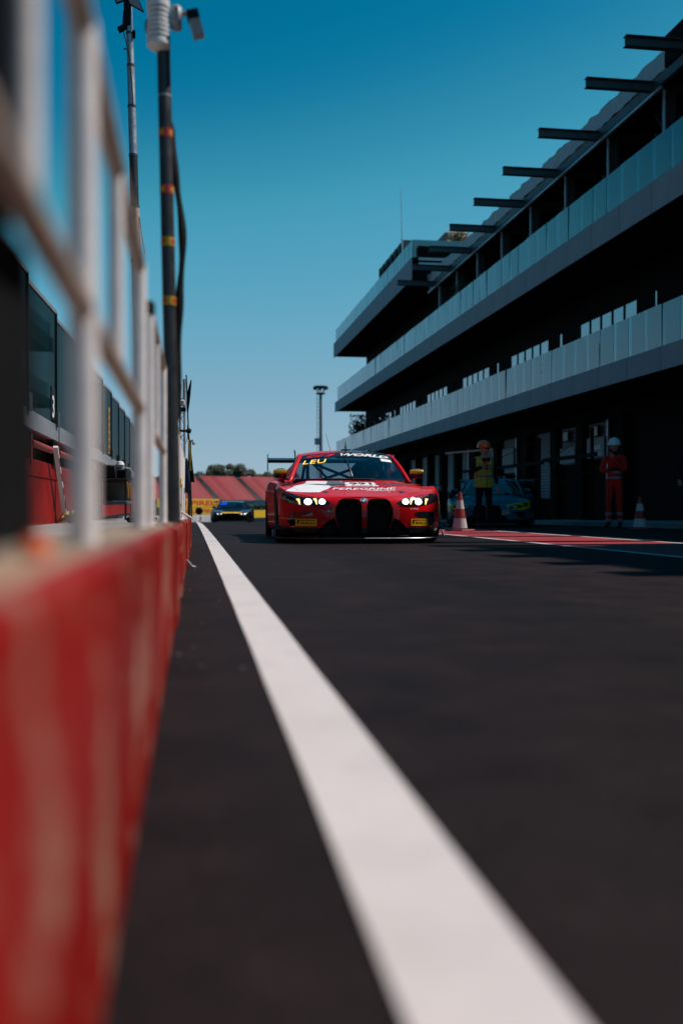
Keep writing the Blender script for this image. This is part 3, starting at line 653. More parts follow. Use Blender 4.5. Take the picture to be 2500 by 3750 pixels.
# overhead refuelling booms and tyre racks
def boom(label, x, y, L, hz):
    t = thing('pit_boom', label, 'boom', (x, y, g(y)+.1), 0, 'pit booms in front of the garages')
    MB().tube([(0,0,0),(0,0,hz+.9)], .055, 10).build('post', m_dark, t, smooth=True); MB().cbox(-.3,.3,-.3,.3,0,.06,.01).build('foot', m_dark, t)
    MB().box(-.05,.05,-.3,L,hz,hz+.12).build('arm', m_dark, t); MB().tube([(0,0,hz+.8),(0,L*.8,hz+.12)], .012, 6).build('stay', m_dark, t)
    MB().tube([(.05,L*.9,hz),(.05,L*.8,hz-.5),(.05,L*.55,hz-.75),(.05,L*.3,hz-.45),(.05,.1,hz-.5)], .03, 8).build('hose', m_dark, t, smooth=True); return t
boom('black pit boom with a drooping hose in front of the bannered garage', 12.2, 29.0, 4.2, 1.95)
boom('black pit boom reaching over the blue car', 11.6, 32.0, 9.5, 1.85)
o = MB().obox((0,0,0), (.03,3.4,.10), (.03,0,0), (0,0,.035)).build('red_signal_arm', m_redpipe); o.location = (10.6, 37.2, 2.42); tag(o, 'thin red horizontal arm behind the orange helmet', 'arm')
def rack(label, x, y):
    t = thing('tyre_rack', label, 'rack', (x, y, g(y)+.1), 0, 'racks along the garages')
    for dy in (0,1.5):
        for dx in (0,.5): MB().tube([(dx,dy,0),(dx,dy,1.75)], .025, 6).build('upright', m_gsteel, t)
    for z in (.25,.8,1.35,1.7): MB().box(-.03,.53,-.02,1.52,z,z+.05).build('shelf_rail', m_black, t)
    for z in (.62,1.17):
        for q in range(3): MB().lathe([(.13,-.13),(.28,-.13),(.31,-.1),(.31,.1),(.28,.13),(.13,.13)], 16, (.25,.27+q*.5,z-.02), 'y').build('tyre', m_black, t, smooth=True)
rack('black tyre rack by the garage wall behind the cone', 12.4, 38.2); rack('tyre rack beyond the orange helmet', 12.3, 42.6); rack('tyre rack deep in shade down the lane', 12.2, 48.0); rack('farthest tyre rack in the garage shade', 12.2, 54.0)

# ------------------------------------------------------------------ cones
m_cr = M('cone_red', (.30,.03,.02), .55, var=.2); m_cw = M('cone_white', (.52,.49,.48), .6, var=.12)
def cone(label, x, y, h=.68):
    t = thing('traffic_cone', label, 'cone', (x, y, g(y) if x < 9.5 else g(y)+.1), rnd.uniform(0,1), 'red and white cones by the fast lane')
    MB().cbox(-.19,.19,-.19,.19,.0,.035,.012).build('base', m_cr, t)
    R = lambda q: lerp(.135,.028,q)
    for a, b, mm in ((.04,.30,m_cw),(.30,.55,m_cr),(.55,.78,m_cw),(.78,1.0,m_cr)):
        prof = [(R(a), .03+a*(h-.03)), (R(b), .03+b*(h-.03))]
        if b == 1: prof += [(.015, h), (0, h)]
        MB().lathe(prof, 20).build('band', mm, t, smooth=True)
    return t
cone('sunlit red and white traffic cone just right of the red race car', 4.68, 16.9, .69)
cone('shaded traffic cone beside the blue and yellow car', 7.9, 24.6, .70)
cone('shaded traffic cone right of the worker in orange', 8.35, 17.6, .62)

# ------------------------------------------------------------------ people
m_skin = M('skin', (.42,.22,.15), .55, var=.1); m_dcl = M('dark_clothes', (.010,.010,.013), .9, var=.3, spec=.15)
m_vest = M('yellow_hi_vis', (.40,.40,.05), .8, var=.12, bmp=.2, bs_=14); m_refl = M('reflective_tape', (.20,.18,.21), .4, var=.1)
m_hvo = M('orange_red_hi_vis', (.55,.010,.004), .85, var=.15, bmp=.25, bs_=12)
def skinned(name, J, E_, mats, parent):
    names = list(J); idx = {k:i for i,k in enumerate(names)}
    me = bpy.data.meshes.new(name); me.from_pydata([J[k][0] for k in names], [(idx[a],idx[b]) for a,b,_ in E_], [])
    o = bpy.data.objects.new(name, me); col.objects.link(o)
    o.modifiers.new('s','SKIN'); sv = me.skin_vertices[0].data
    for k in names:
        r = J[k][1]; sv[idx[k]].radius = (r if isinstance(r, tuple) else (r, r)); sv[idx[k]].use_root = (k == names[0])
    sm = o.modifiers.new('d','SUBSURF'); sm.levels = 2; sm.render_levels = 2
    dg = bpy.context.evaluated_depsgraph_get(); nm = bpy.data.meshes.new_from_object(o.evaluated_get(dg)); bpy.data.objects.remove(o); bpy.data.meshes.remove(me)
    nm.materials.clear()
    for m in mats: nm.materials.append(m)
    segs = [(Vector(J[a][0]), Vector(J[b][0]), mi) for a,b,mi in E_]
    for p in nm.polygons:
        c = p.center; best = 9; bi = 0
        for a,b,mi in segs:
            ab = b-a; t = max(0, min(1, (c-a).dot(ab)/max(1e-9, ab.length_squared))); d = (a+ab*t-c).length
            if d < best: best = d; bi = mi
        p.material_index = bi; p.use_smooth = True
    nm.name = name; o = link(name, nm, parent); return o
def hand(parent, w, direction, side, mat, curl=.5):
    d = Vector(direction).normalized(); up = Vector((0,-1,0)); s = d.cross(up).normalized(); up = s.cross(d).normalized()
    w = Vector(w); J = {'w':(w,(.022,.016)), 'p':(w+d*.05,(.028,.014)), 'k':(w+d*.085,(.030,.012))}; E_ = [('w','p',0),('p','k',0)]
    for i, L in enumerate((.062,.075,.070,.052)):
        off = s*(.026-.0175*i); a = w+d*.088+off; b = a+d*L*.55+up*curl*.02; c = b+d*L*.4*(1-curl*.6)+up*curl*.035
        J[f'a{i}'] = (a,.0085); J[f'b{i}'] = (b,.0080); J[f'c{i}'] = (c,.0068); E_ += [('k',f'a{i}',0),(f'a{i}',f'b{i}',0),(f'b{i}',f'c{i}',0)]
    t0 = w+d*.03+s*.03*side; J['t0'] = (t0,.011); J['t1'] = (t0+d*.03+s*.022*side+up*.01,.010); J['t2'] = (t0+d*.058+s*.025*side+up*.022,.0085); E_ += [('w','t0',0),('t0','t1',0),('t1','t2',0)]
    return skinned('hand', J, E_, [mat], parent)
def head(parent, c, yaw, skin):
    # skull, jaw, brow, nose, ears as one surface of revolution pulled into shape
    mb = MB(); rows = []; H_ = .232
    for i in range(15):
        v = i/14; z = -H_/2+H_*v; r = math.sqrt(max(0, 1-(2*v-1)**2)); rw = .074*r*(1 if v > .4 else lerp(.72,1,v/.4)); rd = .096*r*(1 if v > .4 else lerp(.80,1,v/.4)); row = []
        for k in range(20):
            a = 2*PI*k/20; x = rw*math.cos(a); y = rd*math.sin(a)
            f = max(0,-math.sin(a))**6
            if .36 < v < .58: y -= f*.020*(1-abs(v-.42)/.2)        # nose
            if .5 < v < .62: y += f*.008                            # eye line
            if .12 < v < .22: y -= f*.006                           # chin
            if abs(math.sin(a)) < .2 and .38 < v < .6: x += math.copysign(.010, x)   # ears
            row.append((x, y, z))
        rows.append(row+[row[0]])
    mb.grid(rows); o = mb.build('head', skin, parent, smooth='all'); o.location = c; o.rotation_euler = (0,0,yaw)
    e = MB()
    for sx in (-1,1): e.lathe([(0,-.008),(.010,-.005),(.010,.005),(0,.008)], 8, (.03*sx,-.082,.012), 'y')
    e.lathe([(0,-.004),(.018,-.003),(.018,.003),(0,.004)], 10, (0,-.084,-.062), 'y', sx=1.1, sy=.35); e.build('face_features', M('lips_eyes', (.05,.025,.02), .5), o); return o
def helmet(parent, mat, brim=True):
    prof = [(.128,-.005),(.126,.02),(.118,.06),(.098,.10),(.062,.128),(.02,.138),(0,.139)]
    h = MB().lathe(prof, 24, (0,.004,.045), sx=.9, sy=1.12).build('helmet', mat, parent, smooth=True)
    b = MB(); rows = []
    for i in range(13):
        a = PI+PI*i/12; rows.append([(.112*math.cos(a), .004+.140*math.sin(a), .045), (.135*math.cos(a), .004+(.185 if brim else .155)*math.sin(a), .030)])
    b.grid(rows); b.grid([[(p[0],p[1],p[2]-.006) for p in r] for r in rows], flip=True); b.build('helmet_peak', mat, h, smooth='all'); return h
BODY = lambda x: x
def person(label, loc, rz, J, E_, mats, hy, headc, skin=None):
    t = thing('person', label, 'person', loc, rz); body = skinned('body', J, E_, mats, t); hd = head(t, headc, hy, skin or m_skin); return t, hd
base = lambda s=1: {
 'pel':((0,0,.92*s),(.135,.10)), 'sp':((0,-.01,1.10*s),(.130,.095)), 'ch':((0,0,1.29*s),(.155,.105)), 'nk':((0,.005,1.44*s),.058), 'hb':((0,-.005,1.53*s),.054),
 'lh':((-.095,0,.86*s),.092), 'lk':((-.11,-.015,.49*s),.062), 'la':((-.115,.03,.10*s),.045), 'lt':((-.13,-.12,.045),.042),
 'rh':((.095,0,.86*s),.092), 'rk':((.11,-.02,.49*s),.062), 'ra':((.12,.02,.10*s),.045), 'rt':((.145,-.13,.045),.042),
 'ls':((-.185,.005,1.395*s),.068), 'rs':((.185,.005,1.395*s),.068)}
legs = [('pel','lh',1),('lh','lk',1),('lk','la',1),('la','lt',2),('pel','rh',1),('rh','rk',1),('rk','ra',1),('ra','rt',2)]
trunk = [('pel','sp',0),('sp','ch',0),('ch','nk',0),('nk','hb',3),('ch','ls',0),('ch','rs',0)]
# marshal in the yellow vest: one hand at the chest, the other hanging
J = base(.985); J.update({'le':((-.27,-.03,1.13),.052), 'lw':((-.11,-.17,1.23),.036), 're':((.255,.03,1.12),.052), 'rw':((.275,-.03,.88),.036)})
t, hd = person('standing person in yellow vest and orange helmet beside the lit cone', (5.76, 19.05, g(19.05)), .12, J, trunk+legs+[('ls','le',0),('le','lw',0),('rs','re',0),('re','rw',0)], [m_dcl, m_dcl, m_black, m_skin], .55, (0,-.01,1.575))
helmet(hd, m_orange); MB().cbox(-.07,.07,-.10,-.08,.0,.03,.006).build('sunglasses', m_black, hd)
MB().cbox(.0,.05,-.11,-.085,.0,.02,.004)
hand(t, (.277,-.035,.86), (.02,-.15,-1), -1, m_skin, .4); hand(t, (-.10,-.178,1.235), (.8,-.1,.5), 1, m_skin, .8)
def vest_rows(z):
    w = interp([.80,.95,1.10,1.25,1.36,1.42], [.205,.19,.178,.195,.205,.17], z); d = interp([.8,.95,1.1,1.25,1.36,1.42], [.150,.145,.138,.142,.135,.10], z); return w, d
mb = MB(); zs_ = [.82,.90,.97,1.02,1.06,1.12,1.17,1.21,1.27,1.33,1.39,1.43]; rows = []
for z in zs_:
    w, d = vest_rows(z); row = []
    op = interp([.8,1.17,1.43],[.04,.03,.62], z)      # V opening at the front
    for k in range(33):
        a = -PI/2+op+(2*PI-2*op)*k/32; row.append((w*math.cos(a)*(1+.008*math.sin(a*5+z*11)), d*math.sin(a)-.005+.003*math.sin(a*7+z*8), z))
    rows.append(row)
for i in range(len(zs_)-1):
    stripe = 1 if (abs((zs_[i]+zs_[i+1])/2-1.04) < .025 or abs((zs_[i]+zs_[i+1])/2-1.19) < .025) else 0
    for k in range(32):
        z = zs_[i]; a = k/32
        if z > 1.20 and (.20 < a < .29 or .71 < a < .80): continue       # arm holes
        n = len(mb.v); mb.v += [rows[i][k], rows[i][k+1], rows[i+1][k+1], rows[i+1][k]]; mb.f.append((n,n+1,n+2,n+3)); mb.m.append(stripe)
vest = mb.build('vest', [m_vest, m_refl], t, fixn=False, smooth='all')
m2 = vest.modifiers.new('sol','SOLIDIFY'); m2.thickness = .008; m2.offset = 1
MB().obox((.055,-.150,1.30), (.020,0,0), (0,.003,0), (0,0,.026)).build('badge', m_white, vest); MB().obox((-.055,-.20,1.31), (.014,0,0), (0,.012,0), (0,0,.03)).build('whistle', m_red, t)
# worker in orange overalls with a white helmet, arms folded, hand at the chin
J = base(1.03); J.update({'le':((-.24,-.07,1.15),.062), 'lw':((-.02,-.20,1.17),.045), 're':((.24,-.06,1.15),.062), 'rw':((.02,-.20,1.40),.042)})
t, hd = person('standing worker in orange overalls and white helmet with folded arms', (8.42, 18.9, g(18.9)), -.75, J, trunk+legs+[('ls','le',0),('le','lw',0),('rs','re',0),('re','rw',0)], [m_hvo, m_hvo, m_black, m_dcl], -.2, (0,-.01,1.645))
helmet(hd, m_plastic_w, False); hand(t, (.02,-.205,1.405), (-.15,-.1,.6), 1, m_skin, .8); hand(t, (-.0,-.205,1.17), (.8,-.05,.1), -1, m_black, .6)
for nm, zz, rr2, cx in (('waist_tape',1.02,(.158,.122),0),('waist_tape',1.13,(.165,.125),0)):
    MB().lathe([(1,-.025),(1,.025)], 24, (cx,-.006,zz), sx=rr2[0], sy=rr2[1]).build(nm, m_refl, t, smooth=True)
for sx in (-1,1):
    for zz in (.30,.17): MB().lathe([(.068 if zz > .2 else .060,-.03),(.070 if zz > .2 else .064,.03)], 16, (.113*sx*1.0,.005 if zz > .2 else .018,zz)).build('leg_tape', m_refl, t, smooth=True)
# a third person, nearly lost in the shade at the right edge
J = base(1.0); J.update({'le':((-.25,.0,1.12),.055), 'lw':((-.23,-.16,.95),.038), 're':((.24,-.1,1.15),.055), 'rw':((.12,-.30,1.28),.038)})
t, hd = person('person in dark clothes with a yellow cap deep in shade by the garages', (10.75, 20.2, g(20.2)+.1), -.4, J, trunk+legs+[('ls','le',0),('le','lw',0),('rs','re',0),('re','rw',0)], [m_dcl, m_dcl, m_black, m_skin], -.3, (0,-.01,1.60))
helmet(hd, M('dull_yellow_cap', (.55,.55,.05), .7)); hand(t, (-.23,-.165,.94), (0,-.2,-1), 1, m_skin); hand(t, (.118,-.305,1.285), (-.3,-.5,.5), -1, m_skin, .7)

# ================================================================== RACE CARS
def cat(pts, n):                              # Catmull-Rom through control points of any width
    out = []; P = [pts[0]]+list(pts)+[pts[-1]]
    for i in range(1, len(P)-2):
        for k in range(n):
            t = k/n; a, b, c, d = P[i-1], P[i], P[i+1], P[i+2]
            out.append(tuple(.5*((2*b[q])+(c[q]-a[q])*t+(2*a[q]-5*b[q]+4*c[q]-d[q])*t*t+(3*b[q]-a[q]-3*c[q]+d[q])*t**3) for q in range(len(b))))
    out.append(tuple(pts[-1])); return out
#          x     y     top
OUT = [(0,0,.505),(.14,.002,.507),(.28,.008,.508),(.42,.025,.510),(.56,.065,.515),(.68,.13,.525),(.78,.22,.545),(.86,.35,.575),(.915,.50,.61),(.955,.68,.64),(.975,.88,.655),(.965,1.10,.655),(.935,1.28,.655),(.905,1.5,.67),(.89,1.9,.70),(.885,2.4,.72),(.90,2.8,.735),(.955,3.15,.755),(1.01,3.45,.775),(1.025,3.75,.785),(1.00,4.05,.79),(.95,4.35,.80),(.86,4.55,.81),(.6,4.66,.82),(.3,4.69,.825),(0,4.70,.825)]
CENT = ([0,.05,.15,.3,.6,.9,1.25,1.45,1.6,3.6,3.9,4.3,4.7], [.505,.520,.538,.562,.615,.660,.715,.748,.70,.70,.84,.86,.83])
def car_hull():
    o = cat(OUT, 3); n = len(o); rows_r = [(0,.055),(.06,.02),(.2,.004),(.4,0),(.62,0),(.8,.006),(.92,.022),(1,.05)]
    nrm = []
    for i in range(n):
        a, b = o[max(0,i-1)], o[min(n-1,i+1)]; dx, dy = b[0]-a[0], b[1]-a[1]
        if i == 0: dx, dy = 1, 0
        if i == n-1: dx, dy = -1, 0
        l = math.hypot(dx,dy) or 1; nrm.append((dy/l, -dx/l))    # outward on the right side
    full = [(x,y,z,nx,ny) for (x,y,z),(nx,ny) in zip(o,nrm)]
    ring = full + [(-x,y,z,-nx,ny) for x,y,z,nx,ny in full[-2:0:-1]]
    m = MB(); N = len(ring); zb = .095
    for r, ins in rows_r:
        for (x,y,z,nx,ny) in ring: m.v.append((x-nx*ins, y-ny*ins, zb+(z-zb)*r))
    for r in range(len(rows_r)-1):
        for i in range(N):
            j = (i+1) % N; m.f.append((r*N+i, r*N+j, (r+1)*N+j, (r+1)*N+i)); m.m.append(1 if r == 0 or (r == 1 and ring[i][1] < 1.0) else 0)
    top = (len(rows_r)-1)*N; A = 16; base_i = len(m.v); idx = []
    for i in range(n):
        R = m.v[top+i]; Li = top+(N-i) % N; row = [top+i]
        if 0 < i < n-1:
            zc = interp(CENT[0], CENT[1], R[1])
            for k in range(1, A):
                a = 1-2*k/A; s_ = 1-abs(a)**2.6; x = R[0]*a; z = lerp(R[2], zc, s_)
                if .25 < R[1] < 1.5: z += .018*math.exp(-((abs(a)-.62)/.16)**2)*min(1,(R[1]-.25)/.5)-.010*math.exp(-((abs(a)-.86)/.06)**2)*min(1,(R[1]-.25)/.4)
                m.v.append((x, R[1], z)); row.append(len(m.v)-1)
            row.append(Li)
        idx.append(row)
    def cm(y, x): return 2 if (1.46 < y < 3.75 and abs(x) < .80) else 0
    for i in range(n-1):
        a, b = idx[i], idx[i+1]
        if len(a) == 1:
            for k in range(len(b)-1): m.f.append((a[0], b[k], b[k+1])); m.m.append(0)
        elif len(b) == 1:
            for k in range(len(a)-1): m.f.append((a[k], b[0], a[k+1])); m.m.append(0)
        else:
            for k in range(len(a)-1):
                c = [sum(m.v[q][w] for q in (a[k],b[k],b[k+1],a[k+1]))/4 for w in (0,1)]
                m.f.append((a[k], b[k], b[k+1], a[k+1])); m.m.append(cm(c[1], c[0]))
    m.f.append(tuple(range(N-1,-1,-1))); m.m.append(1)
    return m
KID = [(.028,.10),(.028,.43),(.055,.485),(.11,.500),(.23,.500),(.28,.475),(.312,.40),(.318,.33),(.30,.25),(.27,.17),(.25,.10)]
LOWI = [(.26,.105),(.29,.20),(.33,.285),(.40,.25),(.47,.18),(.53,.105)]
HEADL = [(.885,.560),(.78,.556),(.62,.530),(.46,.492),(.37,.462),(.365,.445),(.41,.425),(.50,.412),(.64,.418),(.76,.438),(.85,.465),(.885,.49)]
LDRL = [(.815,.352),(.66,.360),(.57,.345),(.56,.318),(.60,.305),(.715,.292),(.742,.255),(.748,.205),(.80,.195),(.825,.25)]
WHEELS = ((.80,.86,.305,.30),(.855,3.72,.335,.32))
m_tyre = M('tyre_rubber', (.014,.014,.014), .75, var=.2, spec=.25); m_rim = M('wheel_metal', (.05,.05,.055), .35, .7); m_carbon = M('carbon_black', (.010,.010,.011), .32, var=.2, vs_=60, coat=.3)
m_inside = M('cockpit_black', (.016,.016,.018), .8, var=.2); m_lampw = emit('headlamp_glow', (1,.98,.95), 5.0); m_drl = emit('yellow_lamp_glow', (1,.74,.30), 1.3); m_lens = M('lamp_lens_black', (.012,.013,.016), .12, var=.2, coat=1.0)
m_led = emit('led_panel_glow', (1,.50,.06), 2.2); m_gold = M('gold_mirror_cap', (.55,.36,.02), .22, .4, var=.1, coat=1.0); m_silver = M('silver_and_glint', (.45,.45,.46), .35, .6)
def make_car(name, label, paint, loc, rz, hero=False, lampc=None, roofm=None, cap=None):
    t = thing(name, label, 'race car', loc, rz)
    roofm = roofm or paint; hm = car_hull()
    body = hm.build('body', [paint, m_carbon, m_inside], t, smooth=True)
    cut = []
    for (wx, wy, r, w) in WHEELS:
        for sx in (-1,1): cut.append(MB().lathe([(r+.022,-.19),(r+.022,.22)], 32, (sx*wx+(sx*.03), wy, r-.008), 'x'))
    for sx in (-1,1):
        cut.append(MB().prism([(sx*x,-.1,z) for x,z in KID], (0,.36,0))); cut.append(MB().prism([(sx*x,-.1,z) for x,z in LOWI], (0,.32,0)))
        pv = [(sx*.83,1.34,.22),(sx*.83,1.34,.50),(sx*.83,1.55,.54),(sx*.83,1.62,.22)]; cut.append(MB().prism(pv, (sx*.2,0,0)))     # side outlet behind the wheel
    for c in cut:
        co = c.build('cutter', m_black, t); md = body.modifiers.new('b','BOOLEAN'); md.operation = 'DIFFERENCE'; md.object = co; md.solver = 'EXACT'; md.material_mode = 'TRANSFER'
        dg = bpy.context.evaluated_depsgraph_get(); nm = bpy.data.meshes.new_from_object(body.evaluated_get(dg)); body.modifiers.clear(); bpy.data.objects.remove(co)
        if len(nm.polygons) > 500: body.data = nm
    body.data.set_sharp_from_angle(angle=math.radians(38))
    bvh = BVHTree.FromPolygons([Vector(v) for v in hm.v], hm.f)
    roof_rows = []
    for i in range(15):
        s = i/14; y = lerp(2.0,3.2,s); w = interp([0,.3,.7,1],[.575,.585,.565,.52], s); zc = interp([0,.15,.4,.7,1],[1.118,1.150,1.172,1.168,1.135], s)
        roof_rows.append([(w*a, y+.13*a*a*(1-s), zc-.045*abs(a)**2.5) for a in [-1+2*k/16 for k in range(17)]])
    rm = MB().grid(roof_rows); rm.grid([[(p[0],p[1],p[2]-.025) for p in r] for r in roof_rows], 1, True)
    ro = rm.build('roof', [paint, m_inside], t, smooth='all', fixn=False); rbvh = BVHTree.FromPolygons([Vector(v) for v in rm.v], rm.f)
    def WS(u, v, off=0.):                       # windscreen surface
        bx, by, bz = .72*u, 1.43+.20*u*u, .757-.014*u*u; tx, ty, tz = .575*u, 2.0+.13*u*u, 1.115-.042*abs(u)**2.5
        p = Vector((lerp(bx,tx,v), lerp(by,ty,v), lerp(bz,tz,v)))+Vector((.0,-.45,.89))*.022*math.sin(PI*v)
        return p+Vector((0,-.5,.87))*off
    MB().grid([[WS(-1+2*k/20, v/10) for k in range(21)] for v in range(11)]).build('windscreen', m_wind, t, smooth='all')
    for sx in (-1,1):                           # pillars, side glass
        MB().tube([(sx*.765,1.60,.715)]+[WS(sx*1.03, v/6) for v in range(7)]+[(sx*.598,2.3,1.088),(sx*.595,2.7,1.092),(sx*.57,3.1,1.07),(sx*.60,3.4,1.02),(sx*.70,3.75,.90),(sx*.80,4.05,.81)], [.016,.028]+[.030]*5+[.027]+[.025,.026,.028,.035,.04,.04], 10).build('pillar', paint, t, smooth=True)
        sg = [[(sx*lerp(.80,.60,v/5), lerp(lerp(1.66,3.55,k/14), lerp(2.12,3.15,k/14), v/5), lerp(.735,1.095,v/5)+.02*math.sin(PI*v/5)) for k in range(15)] for v in range(6)]
        MB().grid(sg).build('side_window', m_wind2, t, smooth='all')
        MB().grid([[(sx*lerp(.80,.895,v/3), lerp(1.50,3.7,k/20), interp([1.5,2.4,3.7],[.69,.728,.785], lerp(1.50,3.7,k/20))-.0*v) for k in range(21)] for v in range(4)]).build('sill_top', paint, t, smooth='all')
        MB().tube([(sx*.52,1.75,.72),(sx*.50,2.1,1.05),(sx*.48,2.9,1.07),(sx*.5,3.6,.75)], .022, 8).build('roll_cage', m_inside, t, smooth=True)
        MB().tube([(sx*.50,2.85,1.06),(-sx*.45,3.3,.72)], .02, 8).build('cage_brace', m_inside, t, smooth=True)
        MB().tube([(sx*.50,2.08,1.04),(sx*.15,2.6,.75)], .016, 8).build('cage_strut', m_inside, t, smooth=True)
    MB().grid([[(lerp(-.55,.55,k/8)*lerp(1,1.22,v/5), lerp(3.2,3.95,v/5), lerp(1.10,.85,v/5)) for k in range(9)] for v in range(6)]).build('rear_window', m_wind2, t, smooth='all')
    MB().cbox(-.70,.70,1.60,1.95,.66,.765,.03).build('dashboard', m_inside, t, smooth=True)
    MB().cbox(.14,.60,2.55,2.75,.5,1.02,.06).build('race_seat', m_inside, t, smooth=True)
    MB().tube([(.36+.15*math.cos(a), 2.08, .80+.10*math.sin(a)) for a in [2*PI*k/16 for k in range(17)]], .014, 6).build('steering_wheel', m_inside, t, smooth=True)
    # wheels
    for (wx, wy, r, w) in WHEELS:
        for sx in (-1,1):
            wh = MB().lathe([(r*.66,-w/2),(r*.93,-w/2),(r,-w/2+.03),(r,w/2-.03),(r*.93,w/2),(r*.66,w/2)], 36, (sx*(wx),wy,r), 'x').build('tyre', m_tyre, t, smooth=True)
            rim = MB(); rim.lathe([(r*.66,-w/2+.01),(r*.62,-w/2+.03),(r*.6,w/2-.03),(r*.66,w/2-.01)], 28, (sx*wx,wy,r), 'x')
            for k in range(10):
                a = 2*PI*k/10; rim.obox((sx*(wx+w/2-.06), wy+.11*math.cos(a), r+.11*math.sin(a)), (.012,0,0), (0,.10*math.cos(a),.10*math.sin(a)), (0,-.014*math.sin(a),.014*math.cos(a)))
            rim.build('rim', m_rim, wh, smooth=True)
    # splitter, canards, skirt, wing
    o = cat(OUT[:11], 2); P = [(x*1.0+.025*(1 if x > .3 else x/.3), y-.055) for x,y,_ in o if y < .62]; P.append((P[-1][0]-.12, .66)); P = P+[(-x,y) for x,y in P[::-1] if x > 0]
    P = [p for i,p in enumerate(P) if i == 0 or p != P[i-1]]
    MB().prism([(x,y,.055) for x,y in P], (0,0,.016)).build('splitter', m_carbon, t)
    E2 = [(x*1.0+.026*(1 if x > .3 else x/.3), y-.057) for x,y,_ in o if y < .62]
    MB().tube([(x,y,.064) for x,y in E2], .0055, 6).build('splitter_edge', m_silver if hero else m_carbon, t, smooth=True)  # silver on the hero's right lip paints in a glint on black carbon
    for sx in (-1,1):
        MB().prism([(sx*.84,.26,.16),(sx*.955,.34,.15),(sx*.985,.55,.19),(sx*.94,.55,.20)], (0,0,.008)).build('canard', m_black, t)
        MB().prism([(sx*.985,.52,.07),(sx*.985,.66,.07),(sx*.985,.64,.145),(sx*.985,.62,.15)], (sx*.008,0,0)).build('splitter_fin', m_silver if hero else m_carbon, t)
        MB().box(min(sx*.80,sx*.94),max(sx*.80,sx*.94),1.3,3.2,.05,.11).build('side_skirt', m_carbon, t)
        mir = MB(); mir.lathe([(0,-.085),(.045,-.075),(.062,-.03),(.066,.03),(.05,.078),(0,.085)], 16, (sx*.865,1.72,.835), 'x', sx=.75, sy=1.0)
        mo = mir.build('mirror', m_carbon, t, smooth=True)
        MB().lathe([(0,-.092),(.05,-.08),(.066,-.03),(.07,.03),(.054,.084),(0,.092)], 16, (sx*.865,1.718,.852), 'x', sx=.78, sy=.62).build('mirror_cap', cap or m_gold, mo, smooth=True)
        MB().tube([(sx*.83,1.73,.785),(sx*.80,1.74,.765),(sx*.70,1.76,.755)], .014, 8).build('mirror_arm', m_carbon, mo, smooth=True)
        MB().prism([(sx*.965,4.38,.97),(sx*.965,4.76,1.0),(sx*.965,4.78,1.20),(sx*.965,4.40,1.225)], (sx*.012,0,0)).build('wing_endplate', m_carbon, t)
        MB().prism([(sx*.55,4.0,.86),(sx*.55,4.2,.86),(sx*.55,4.42,1.22),(sx*.55,4.62,1.285),(sx*.55,4.60,1.305),(sx*.55,4.36,1.27)], (sx*.018,0,0)).build('wing_support', m_carbon, t)
    prof = [(4.42,1.135),(4.46,1.105),(4.56,1.098),(4.66,1.125),(4.74,1.185),(4.66,1.165),(4.54,1.150),(4.46,1.150)]
    MB().prism([(-.965,y,z) for y,z in prof], (1.93,0,0)).build('wing', m_carbon, t, smooth=True)
    # --- everything printed or let into the skin is laid on the real surface
    def lay(name, verts, faces, mode, off, mat, parent=body, L=.03, tree=bvh):
        bm = bmesh.new(); vs_ = [bm.verts.new((p[0], p[1], 0)) for p in verts]
        for f in faces:
            try: bm.faces.new([vs_[i] for i in f])
            except ValueError: pass
        bmesh.ops.triangulate(bm, faces=bm.faces)
        for _ in range(6):
            es = [e for e in bm.edges if e.calc_length() > L]
            if not es: break
            bmesh.ops.subdivide_edges(bm, edges=es, cuts=1); bmesh.ops.triangulate(bm, faces=bm.faces)
        bad = []
        for v in bm.verts:
            if mode == 'front':
                h = tree.ray_cast(Vector((v.co.x, -1, v.co.y)), Vector((0,1,0)), 4)
                if h[0] is None: bad.append(v)
                else: v.co = h[0]+h[1]*(off if h[1].y < 0 else -off)
            else:
                h = tree.ray_cast(Vector((v.co.x, v.co.y, 3)), Vector((0,0,-1)), 4)
                if h[0] is None: bad.append(v)
                else: v.co = h[0]+h[1]*(off if h[1].z > 0 else -off)
        bmesh.ops.delete(bm, geom=bad, context='VERTS')
        me = bpy.data.meshes.new(name); bm.to_mesh(me); bm.free(); me.materials.append(mat)
        me.polygons.foreach_set('use_smooth', [True]*len(me.polygons)); return link(name, me, parent)
    def poly(name, pts, mode, off, mat, parent=body, tree=bvh): return lay(name, pts, [tuple(range(len(pts)))], mode, off, mat, parent, tree=tree)
    def words(name, txt, cx, cy, w, h, mode, off, mat, parent=body, shear=0., bold=.02, tree=bvh, flip=1, arc=0., rot=0.):
        vv, ff = text2d(txt, shear=shear, offset=bold); cr, sr = math.cos(rot), math.sin(rot)
        P = [(p[0]*w, p[1]*h*flip) for p in vv]; return lay(name, [(cx+x*cr-y*sr, cy+x*sr+y*cr-arc*x*x) for x,y in P], ff, mode, off, mat, parent, tree=tree, L=.03)
